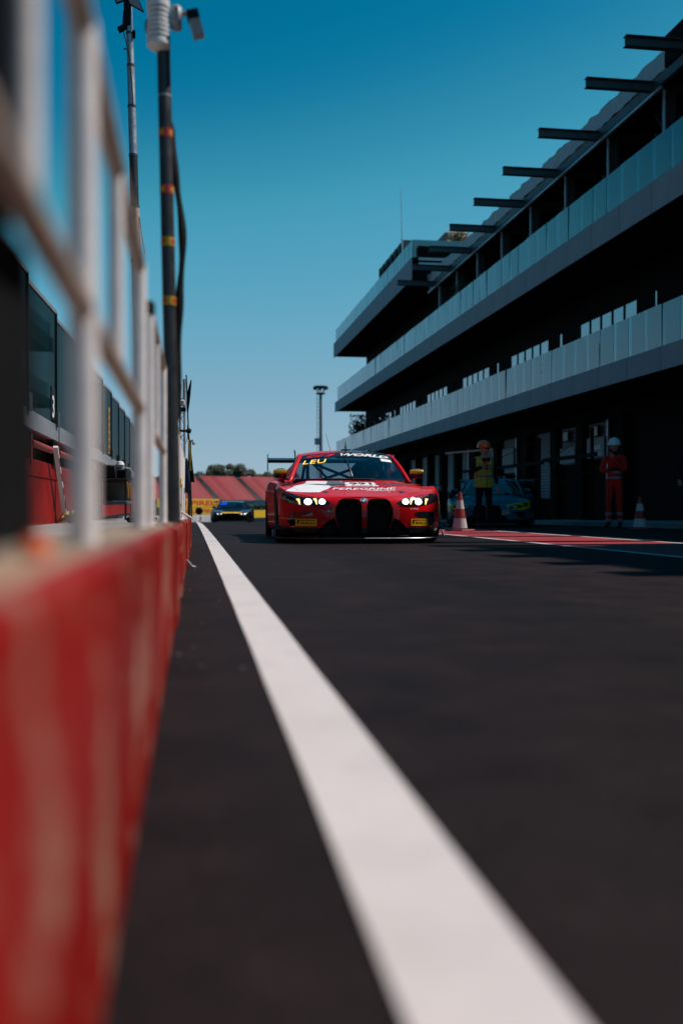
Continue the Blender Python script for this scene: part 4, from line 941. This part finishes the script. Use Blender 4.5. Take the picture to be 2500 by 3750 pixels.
    for sx in (-1,1):
        hl = poly('headlight', [(sx*x,z) for x,z in HEADL], 'front', .0028, m_lens, t)
        for cx, rr_ in ((.61,.036),(.46,.032)):
            n = 14; poly('lamp_bezel', [(sx*cx+rr_*1.5*math.cos(2*PI*k/n), .462+rr_*1.22*math.sin(2*PI*k/n)) for k in range(n)], 'front', .0045, m_rim, hl); poly('lamp', [(sx*cx+rr_*1.15*math.cos(2*PI*k/n), .462+rr_*.92*math.sin(2*PI*k/n)) for k in range(n)], 'front', .007, lampc or m_lampw, hl)
        if hero:
            for cx in (.715,.535): poly('running_light', [(sx*(cx+.018),.498),(sx*(cx-.014),.498),(sx*(cx-.020),.485),(sx*(cx-.024),.432),(sx*(cx-.012),.432),(sx*(cx+.002),.470),(sx*(cx+.018),.485)], 'front', .007, m_drl, hl)
        poly('corner_intake', [(sx*x,z) for x,z in LDRL], 'front', .0028, m_lens, t)
    for sx in (-1,1):                            # bars inside the kidney openings
        for q in range(7): MB().box(min(sx*.03,sx*.30),max(sx*.03,sx*.30),.16,.18,.15+q*.05,.158+q*.05).build('grille_bar', m_black, t)
    return t, body, ro, bvh, rbvh, poly, words, WS, roof_rows

m_paint = carpaint('race_red_paint', (.66,.0022,.0060), .42); m_decw = carpaint('decal_white', (.90,.90,.90), .2); m_decb = carpaint('decal_petrol', (.008,.022,.032), .8); m_decg = carpaint('decal_grey_blue', (.16,.22,.26), .6)
m_decy = carpaint('decal_yellow', (.95,.54,.01), .1); m_decr = carpaint('decal_dark_red', (.30,.012,.01), .3); m_thin = carpaint('pinstripe', (.72,.42,.26), .4)
CY = 10.72
t, body, ro, bvh, rbvh, poly, words, WS, RR = make_car('race_car', 'bright red race car with lit headlights, white bonnet patch and number 991', m_paint, (1.895, CY, g(11.2)), -math.radians(3.4), hero=True)
t.rotation_euler.x = math.radians(-.33)
# front fascia prints
for sx, cx, w in ((-1,-.632,.225),(1,.625,.205)):
    pl = poly('tyre_sponsor_plate', [(cx-w/2,.198),(cx+w/2,.198),(cx+w/2,.275),(cx-w/2,.275)], 'front', .0030, m_decy)
    words('plate_lettering', 'IRELLI', cx+.020, .230, w*.68, .026, 'front', .0037, m_decr, pl, bold=.03)
    poly('plate_lettering', [(cx-w*.42,.217),(cx-w*.345,.217),(cx-w*.345,.236),(cx-w*.30,.236),(cx-w*.30,.246),(cx-w*.345,.246),(cx-w*.345,.256),(cx+w*.40,.256),(cx+w*.42,.261),(cx+w*.40,.266),(cx-w*.42,.266)], 'front', .0037, m_decr, pl)
n = 20; rg = poly('roundel', [(.0+.036*math.cos(2*PI*k/n), .478+.030*math.sin(2*PI*k/n)) for k in range(n)], 'front', .0030, m_silver)
poly('roundel_ring', [(.0+.032*math.cos(2*PI*k/n), .478+.0265*math.sin(2*PI*k/n)) for k in range(n)], 'front', .0036, m_decb, rg)
for q in range(4):
    a0 = q*PI/2; poly('roundel_quarter', [(0,.478)]+[(.021*math.cos(a0+PI/2*k/5), .478+.0175*math.sin(a0+PI/2*k/5)) for k in range(6)], 'front', .0044, m_white if q % 2 == 0 else M('roundel_blue', (.02,.20,.5), .3), rg)
tw_ = poly('tow_plate', [(-.405,.345),(-.365,.345),(-.365,.374),(-.405,.374)], 'front', .0030, m_decb); words('tow_lettering', 'TOW', -.385, .36, .034, .020, 'front', .0042, m_white, tw_)
poly('tow_arrow', [(-.355,.347),(-.336,.352),(-.343,.356),(-.326,.392),(-.335,.396),(-.348,.36),(-.356,.364)], 'front', .0030, m_decy)
words('bumper_lettering', 'GT World', .56, .385, .095, .018, 'front', .0030, m_white, bold=.0)
# bonnet
poly('bonnet_white_patch', [(-.845,.42),(-.60,.34),(-.47,.34),(-.36,.56),(-.30,.78),(-.12,.93),(-.13,1.30),(-.56,1.32),(-.60,.98),(-.72,.82)], 'top', .0024, m_decw)
poly('bonnet_grey_patch', [(-.30,.80),(-.11,.94),(-.06,1.12),(-.16,1.30),(-.30,1.31),(-.34,1.08)], 'top', .0028, m_decg)
bv = poly('bonnet_vent', [(-.60,.86),(-.42,.90),(-.08,.93),(-.13,1.01),(-.45,1.00)], 'top', .0032, m_black)
bv2 = poly('bonnet_vent', [(.22,.92),(.62,.90),(.74,.98),(.62,.97),(.24,.99)], 'top', .0032, m_silver)
poly('bonnet_vent_slot', [(.24,.955),(.62,.94),(.70,.985),(.60,.99),(.26,1.0)], 'top', .0040, m_black, bv2)
npl = poly('number_plate', [(-.13,.83),(.27,.83),(.25,1.20),(-.10,1.20)], 'top', .0030, m_decw)
words('number', '991', .075, 1.07, .27, .20, 'top', .0040, m_decb, npl, bold=.03); words('team_lettering', 'ROWE', .075, .885, .25, .075, 'top', .0040, m_decr, npl, bold=.01)
words('bonnet_lettering', 'PEREGRINE', .07, .61, .76, .165, 'top', .0032, m_white, shear=.35, bold=.02); words('bonnet_lettering', '//COMPETITION', .24, .475, .34, .07, 'top', .0032, m_white, shear=.3, bold=.01)
for x in (-.40,.46): poly('bonnet_pin', [(x+.032*math.cos(2*PI*k/10), .36+.05*math.sin(2*PI*k/10)) for k in range(10)], 'top', .0034, m_carbon)
for q, (x0,y0,x1,y1) in enumerate(((.32,.56,.32,.30),(.34,.58,.62,.34),(.40,.62,.70,.36),(.46,.66,.78,.40),(.52,.70,.82,.46),(.40,1.26,.44,1.05),(.52,1.28,.53,1.02),(.57,1.28,.585,1.02),(.70,1.24,.72,1.02))):
    d = Vector((x1-x0,y1-y0)).normalized(); nx, ny = -d.y*.004, d.x*.004; poly('pinstripe', [(x0+nx,y0+ny),(x1+nx,y1+ny),(x1-nx,y1-ny),(x0-nx,y0-ny)], 'top', .0030, m_thin)
for sx in (-1,1):                               # shut lines of bonnet and wings
    pts = [(sx*.30,.10),(sx*.52,.20),(sx*.70,.42),(sx*.755,.75),(sx*.76,1.1),(sx*.74,1.42)]
    for a, b in zip(pts, pts[1:]): poly('shut_line', [(a[0]-.003,a[1]),(b[0]-.003,b[1]),(b[0]+.003,b[1]),(a[0]+.003,a[1])], 'top', .0024, m_black)
MB().grid([[Vector((x,-.0+y,interp(CENT[0],CENT[1],y)+.020+.0*x)) for x in (-.30,-.15,0,.15,.30)] for y in (1.36,1.40,1.44)]).build('cowl_intake', m_black, t)
# roof: petrol half, GT WORLD banner, aerials, wiper, LED letters
poly('roof_panel', [(-.16,2.06),(.10,2.0),(.30,2.02),(.54,2.12),(.54,2.6),(.50,3.1),(-.05,3.1),(.02,2.4)], 'top', .0028, m_decb, ro, rbvh)
poly('roof_white_mark', [(-.10,2.30),(.06,2.26),(.10,2.36),(-.04,2.40)], 'top', .0032, m_decw, ro, rbvh)
poly('roof_hatch', [(.34,2.3),(.44,2.3),(.44,2.42),(.34,2.42)], 'top', .012, m_red, ro, rbvh)
MB().grid([[WS(-1.0+2.0*k/24, lerp(.80,1.0,v/4), .004) for k in range(25)] for v in range(5)]).build('windscreen_banner', m_decb, t, smooth='all')
def wtext(name, txt, u0, u1, v0, v1, mat, off=.0055, shear=.3, bold=.03, arc=0.):
    vv, ff = text2d(txt, shear=shear, offset=bold); mb = MB()
    mb.add([WS(lerp(u0,u1,p[0]+.5), lerp(v0,v1,p[1]+.5)-arc*(lerp(u0,u1,p[0]+.5))**2, off) for p in vv], ff); return mb.build(name, mat, t, fixn=False)
wtext('banner_lettering', 'GT', -.88, -.08, .815, .965, M('banner_red', (.70,.01,.03), .4), shear=.5, bold=.05); wtext('banner_lettering', 'WORLD', -.14, .93, .82, .95, m_white, shear=.4, bold=.04)
wtext('led_letters', 'LEU', -.90, -.45, .55, .70, m_led, shear=.12, bold=-.012)
MB().grid([[WS(lerp(.70,.93,k/4), lerp(.66,.78,v/2), .004) for k in range(5)] for v in range(3)]).build('screen_sticker', m_white, t)
MB().tube([WS(.02,.02,.012), WS(.015,.05,.03), WS(-.03,.45,.03), WS(-.10,.86,.016)], [.016,.014,.010,.006], 8).build('wiper', m_carbon, t, smooth=True)
MB().tube([(.02,2.35,1.168),(.02,2.36,1.28)], [.012,.004], 8).build('aerial', m_carbon, t, smooth=True); MB().cbox(-.04,.08,2.28,2.44,1.166,1.178,.004).build('aerial_base', m_carbon, t)
MB().tube([(-.17,2.5,1.165),(-.215,2.75,1.42)], [.003,.0022], 6).build('whip_aerial', m_carbon, t, smooth=True); MB().cbox(.33,.39,2.5,2.62,1.15,1.185,.008).build('roof_camera', m_carbon, t)
# driver
dr = thing('person', 'helmeted driver behind the windscreen of the red race car', 'person', (0,0,0)); dr.location = t.matrix_basis @ Vector((.37,2.42,.42)); dr.rotation_euler = t.rotation_euler
J = {'pel':((0,.12,0),(.15,.12)),'ch':((0,.06,.26),(.17,.11)),'nk':((0,.03,.36),.06),'ls':((-.18,.05,.31),.07),'rs':((.18,.05,.31),.07),'le':((-.24,-.16,.20),.05),'re':((.24,-.16,.20),.05),'lw':((-.14,-.31,.36),.038),'rw':((.14,-.31,.36),.038),'lk':((-.14,-.35,.05),.08),'rk':((.14,-.35,.05),.08)}
skinned('body', J, [('pel','ch',0),('ch','nk',0),('ch','ls',0),('ch','rs',0),('ls','le',0),('rs','re',0),('le','lw',0),('re','rw',0),('pel','lk',0),('pel','rk',0)], [M('race_suit', (.05,.05,.06), .9)], dr)
hh = MB().lathe([(0,-.12),(.09,-.11),(.125,-.04),(.13,.03),(.10,.10),(.05,.13),(0,.135)], 20, (0,.02,.50), sx=.92, sy=1.1).build('helmet', M('helmet_white', (.5,.5,.5), .3, coat=1), dr, smooth=True); MB().grid([[(.122*math.cos(a)*.95, .02+.146*math.sin(a), z) for a in [PI+.35+(PI-.7)*k/10 for k in range(11)]] for z in (.475,.51,.545)]).build('visor', m_lens, hh, smooth='all')
for sx in (-1,1): hand(dr, (sx*.14,-.315,.365), (-sx*.3,-.3,.6), sx, m_black, .9)
# second car, far down the lane; third car parked in the shade
m_p2 = carpaint('far_car_dark', (.004,.0045,.007), .12); m_p2g = carpaint('far_car_green', (.01,.14,.075)); m_p2p = carpaint('far_car_purple', (.06,.006,.06))
t2, b2, r2_, v2, rv2, poly2, words2, WS2, _ = make_car('race_car', 'distant dark race car with purple wings and yellow stripe behind the red one', m_p2, (1.90, 45.6, g(46.4)), -math.radians(4), lampc=emit('far_lamp', (1,.9,.88), 1.1), roofm=m_p2g, cap=m_p2g)
t2.scale = (1,1,.84)
for sx in (-1,1): poly2('purple_patch', [(sx*.92,.45),(sx*.62,.25),(sx*.40,.35),(sx*.42,.7),(sx*.9,.9)], 'top', .0028, m_p2p)
poly2('yellow_stripe', [(-.36,.505),(.36,.505),(.44,.535),(.30,.56),(-.30,.56),(-.44,.535)][::1], 'front', .0030, m_decy); poly2('yellow_stripe', [(-.5,.2),(-.3,.12),(.3,.12),(.5,.2),(.46,.28),(-.46,.28)], 'top', .0030, m_decy)
poly2('green_roof', [(-.5,2.1),(.5,2.1),(.5,3.0),(-.5,3.0)], 'top', .0028, m_p2g, r2_, rv2)
mb = MB(); mb.grid([[WS2(lerp(-.90,-.40,k/5), lerp(.55,.88,v/3), .006) for k in range(6)] for v in range(4)]); mb.build('blue_screen_strip', emit('blue_led', (.01,.05,.8), .45), t2)
m_p3 = carpaint('blue_paint', (.015,.11,.16), .5); t3, b3, r3_, v3, rv3, poly3, words3, WS3, _ = make_car('race_car', 'light blue race car with yellow lamp surrounds parked in the shade', m_p3, (6.55, 21.4, g(22.5)), math.radians(-20), lampc=M('unlit_lamp', (.35,.33,.36), .3), cap=m_carbon)
for sx in (-1,1):
    poly3('yellow_patch', [(sx*.93,.60),(sx*.78,.57),(sx*.45,.515),(sx*.40,.47),(sx*.55,.40),(sx*.80,.40),(sx*.93,.44)], 'front', .0025, m_decy)
    poly3('violet_lamp', [(sx*(.66+.03*math.cos(2*PI*k/8)), .50+.016*math.sin(2*PI*k/8)) for k in range(8)], 'front', .0044, emit('violet_glow', (.55,.04,1.0), 3.0) if sx < 0 else m_lens)

# ================================================================== BEYOND THE CREST
# boards and barriers at the far bend
def wall_obj(name, label, catg, x0, x1, y, d, z0, z1, mat): 
    o = MB().box(0,x1-x0,0,d,0,z1-z0).build(name, mat); o.location = (x0,y,z0); return tag(o, label, catg)
BEND = math.radians(58)                       # angle chosen so the boards round the bend catch the sun
m_wwall = M('white_barrier_paint', (.52,.50,.48), .75, var=.15, vs_=.6)
ww = thing('white_barrier', 'low white concrete barrier at the far bend left of the dark car', 'barrier', (3.4, 120, -2.1), BEND)
for k in range(4): MB().cbox(-19,0,-.02*k,.6-.02*k,k*.305,k*.305+.295,.012).build('course', m_wwall, ww)
def board(label, x0, x1, y, z0, z1, txts):
    t = thing('advert_board', label, 'board', (x0, y, z0), BEND, 'yellow boards at the far bend'); MB().box(0,x1-x0,0,.08,0,z1-z0).build('panel', m_yellowboard, t)
    for txt, cx, w, h in txts:
        vv, ff = text2d(txt, offset=.03); MB().add([(cx+p[0]*w, -.012, (z1-z0)*.5+p[1]*h) for p in vv], ff).build('lettering', m_boardred, t, fixn=False)
    n = max(2, int((x1-x0)/3))
    for k in range(n+1): MB().box((x1-x0)*k/n-.04,(x1-x0)*k/n+.04,.09,.16,-1.2,z1-z0).build('post', m_steel, t)
    return t
board('upper yellow board with red lettering left of the distant car', -3.6, 10.4, 116, .0, 1.04, [('PIRELLI', 11.0, 7.6, .62),('PIRELLI', 3.8, 5.0, .62)])
board('lower yellow board with red lettering above the white barrier', -3.2, 11.0, 113, -.86, -.06, [('PIRELLI', 11.2, 4.6, .5),('PIRELLI', 6.4, 3.6, .5)])
board('plain bright yellow board right of the distant car', 5.9, 26, 112, -1.18, -.30, [])
tl = thing('tyre_stack', 'dark round stack of tyres in front of the yellow board', 'tyre stack', (1.10, 112, -1.0)); 
for k in range(3): MB().lathe([(.2,-.1),(.36,-.1),(.42,-.04),(.42,.04),(.36,.1),(.2,.1)], 18, (0,.2*k,.62), 'y').build('tyre', m_black, tl, smooth=True)
cone('tiny red cone in front of the far white barrier', 1.22, 108, .9)
wall_obj('concrete_kerb', 'pale concrete barrier foot under the bright yellow board', 'barrier', 5.9, 16, 111.5, .3, -2.1, -1.2, m_conc)
hd_ = thing('hedge', 'clipped green hedge behind the yellow board', 'hedge', (4.2, 126, -1.2)); mb = MB()
for i in range(2600):
    p = Vector((rnd.uniform(0,16), rnd.uniform(0,.9), rnd.uniform(0,1.55))); a = Vector((rnd.uniform(-1,1),rnd.uniform(-1,1),rnd.uniform(-1,1))).normalized()*.16; b = a.orthogonal().normalized()*.1; mb.add([p-b,p+b,p+a], [(0,1,2)])
mb.build('foliage', m_leaf, hd_, fixn=False); MB().box(.05,15.9,.1,.8,-.5,1.35).build('inner_growth', m_leaf, hd_)
wall_obj('grey_barrier', 'long pale grey barrier below the red grandstand', 'barrier', 3.9, 24, 150, .4, -1, .95, M('grey_barrier_paint', (.30,.34,.36), .8))
# grandstand with red seating
PHI = math.radians(20)
gs = thing('grandstand', 'far grandstand with rows of red seats and dark stairways', 'grandstand', (-1.4, 236, -2.0), PHI)
NR = 18; stairs = [-23.5,-12.6,-1.7,9.2,20.1,31.0,42]
MB().prism([(-40,-.4,0),(-40,15.5,0),(-40,15.5,9.2),(-40,.2,3.05),(-40,-.4,3.0)], (95,0,0)).build('stand_structure', m_gable, gs)
secs = [(stairs[i]+.75, stairs[i+1]-.75) for i in range(len(stairs)-1)]
seat_me = {}
for a, b in secs:
    n = int((b-a)/.55); mb = MB()
    for k in range(n):
        x = k*.55; mb.add([(x+.03,.06,0),(x+.49,.06,0),(x+.49,.46,.04),(x+.03,.46,.04),(x+.03,.52,.44),(x+.49,.52,.44),(x+.03,.06,-.12),(x+.49,.06,-.12)], [(0,1,2,3),(3,2,5,4),(6,7,1,0)])
    me = mb.mesh('seat_row', m_seat, fixn=False)
    for r in range(NR): o = part('seat_row', me, gs, (a, .2+r*.84, 3.22+r*.345))
MB().box(-40,55,-.6,-.4,.0,3.35).build('front_wall', M('stand_front', (.045,.055,.06), .8), gs)
for sx_ in stairs:
    mb = MB()
    for r in range(NR): mb.box(sx_-.7,sx_+.7,.1+r*.84,.1+r*.84+.5,3.0+r*.345,3.2+r*.345)
    mb.build('stairway', M('stair_dark', (.035,.04,.04), .8), gs)
# trees behind the stand
def tree(label, x, y, h, rx, seed):
    rr_ = random.Random(seed); t = thing('tree', label, 'tree', (x, y, -2), 0, 'trees behind the grandstand')
    mb = MB(); mb.tube([(0,0,0),(.1,0,h*.35),(-.1,.1,h*.7)], [.35,.28,.12], 8)
    for q in range(6):
        a = rr_.uniform(0,6.3); mb.tube([(0,0,h*rr_.uniform(.35,.55)),(math.cos(a)*rx*.5,math.sin(a)*rx*.5,h*rr_.uniform(.6,.8))], [.14,.05], 6)
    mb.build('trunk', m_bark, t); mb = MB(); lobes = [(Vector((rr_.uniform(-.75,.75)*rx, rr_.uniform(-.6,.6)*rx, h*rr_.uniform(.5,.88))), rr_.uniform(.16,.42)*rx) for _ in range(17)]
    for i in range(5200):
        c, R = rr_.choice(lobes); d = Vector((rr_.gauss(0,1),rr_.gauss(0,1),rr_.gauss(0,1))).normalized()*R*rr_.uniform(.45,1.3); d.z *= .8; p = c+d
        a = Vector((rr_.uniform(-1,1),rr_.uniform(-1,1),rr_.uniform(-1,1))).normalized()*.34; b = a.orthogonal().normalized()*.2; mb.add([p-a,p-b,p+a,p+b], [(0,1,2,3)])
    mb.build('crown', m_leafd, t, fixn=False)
tree('leftmost far tree rising over the grandstand', 2.6, 330, 13.2, 4.2, 1); tree('broad far tree second from the left above the stand', 8.0, 326, 16.6, 4.0, 2); tree('tall far tree third from the left above the stand', 15.2, 328, 16.8, 4.0, 3); tree('far tree fourth from the left above the stand', 20.3, 333, 15.0, 3.4, 4)
tree('small far tree near the rear wing of the red car', 27.6, 335, 14.4, 3.2, 5); tree('farthest right tree partly behind the red car', 33.0, 332, 15.0, 3.4, 6); tree('slim far tree filling the gap above the right stairway', 23.6, 337, 13.0, 3.0, 11); tree('rounded far tree between the two broad ones', 11.6, 334, 14.4, 3.2, 12)
tree('low far tree half hidden by the railing end', -3.0, 331, 12.5, 4.0, 8)
# distant high-mast floodlight
hm_ = thing('high_mast', 'tall distant floodlight mast between car and pit building', 'mast', (19.75, 150, -2), 0)
MB().tube([(.1,0,0),(0,0,19.2)], [.32,.22], 12).build('mast', M('mast_steel', (.16,.18,.19), .6), hm_, smooth=True)
MB().lathe([(.25,19.0),(.7,19.1),(.75,19.25),(.25,19.3)], 16).build('lower_ring', m_steel, hm_, smooth=True); MB().lathe([(.2,20.1),(1.0,20.15),(1.02,20.3),(.2,20.35)], 18).build('upper_ring', m_steel, hm_, smooth=True)
for k in range(8):
    a = 2*PI*k/8; MB().obox((1.0*math.cos(a),1.0*math.sin(a),20.0), (.2*math.cos(a+PI/2),.2*math.sin(a+PI/2),0), (.12*math.cos(a),.12*math.sin(a),0), (0,0,.2)).build('floodlight', m_black, hm_); MB().tube([(.2*math.cos(a),.2*math.sin(a),19.0),(.9*math.cos(a),.9*math.sin(a),20.1)], .035, 5).build('strut', m_steel, hm_)
MB().box(-.9,-.25,-.2,.2,11.4,12.4).build('service_box', m_plastic_g, hm_)
for dy in (-.12,.12): MB().box(-.56,-.52,dy-.02,dy+.02,1.6,19).build('ladder_rail', m_steel, hm_)
for k in range(30): MB().box(-.55,-.3,-.12,.12,2+k*.56,2.04+k*.56).build('ladder_rung', m_steel, hm_)

# ------------------------------------------------------------------ unseen roofed stand, added left of the frame to block sky light
mg = thing('shade_stand', 'unseen dark roofed stand added left of the pit wall to block sky light', 'grandstand', (-27, -60, -.3))
m_mg = M('grandstand_concrete', (.045,.045,.047), .9, var=.3, vs_=.3)
MB().prism([(0,0,0),(-16,0,0),(-16,0,11),(0,0,2.5)], (0,116,0)).build('seating_tier', m_mg, mg)
mb = MB()
for k in range(14): mb.box(-1.1*k-.9,-1.1*k-.3,.3,115.7,2.5+.585*k,3.3+.585*k)
mb.build('bench_rows', M('dark_benches', (.05,.05,.055), .8), mg)
MB().box(-17,-16.4,0,116,0,17).build('rear_wall', m_mg, mg); MB().prism([(2.5,0,18.6),(-17.5,0,17.2),(-17.5,0,16.8),(2.5,0,18.2)], (0,116,0)).build('roof', m_mg, mg)
for k in range(9): MB().box(-8.3,-7.9,1+k*14.2,1.4+k*14.2,6.5,17.6).build('roof_column', m_steel, mg)
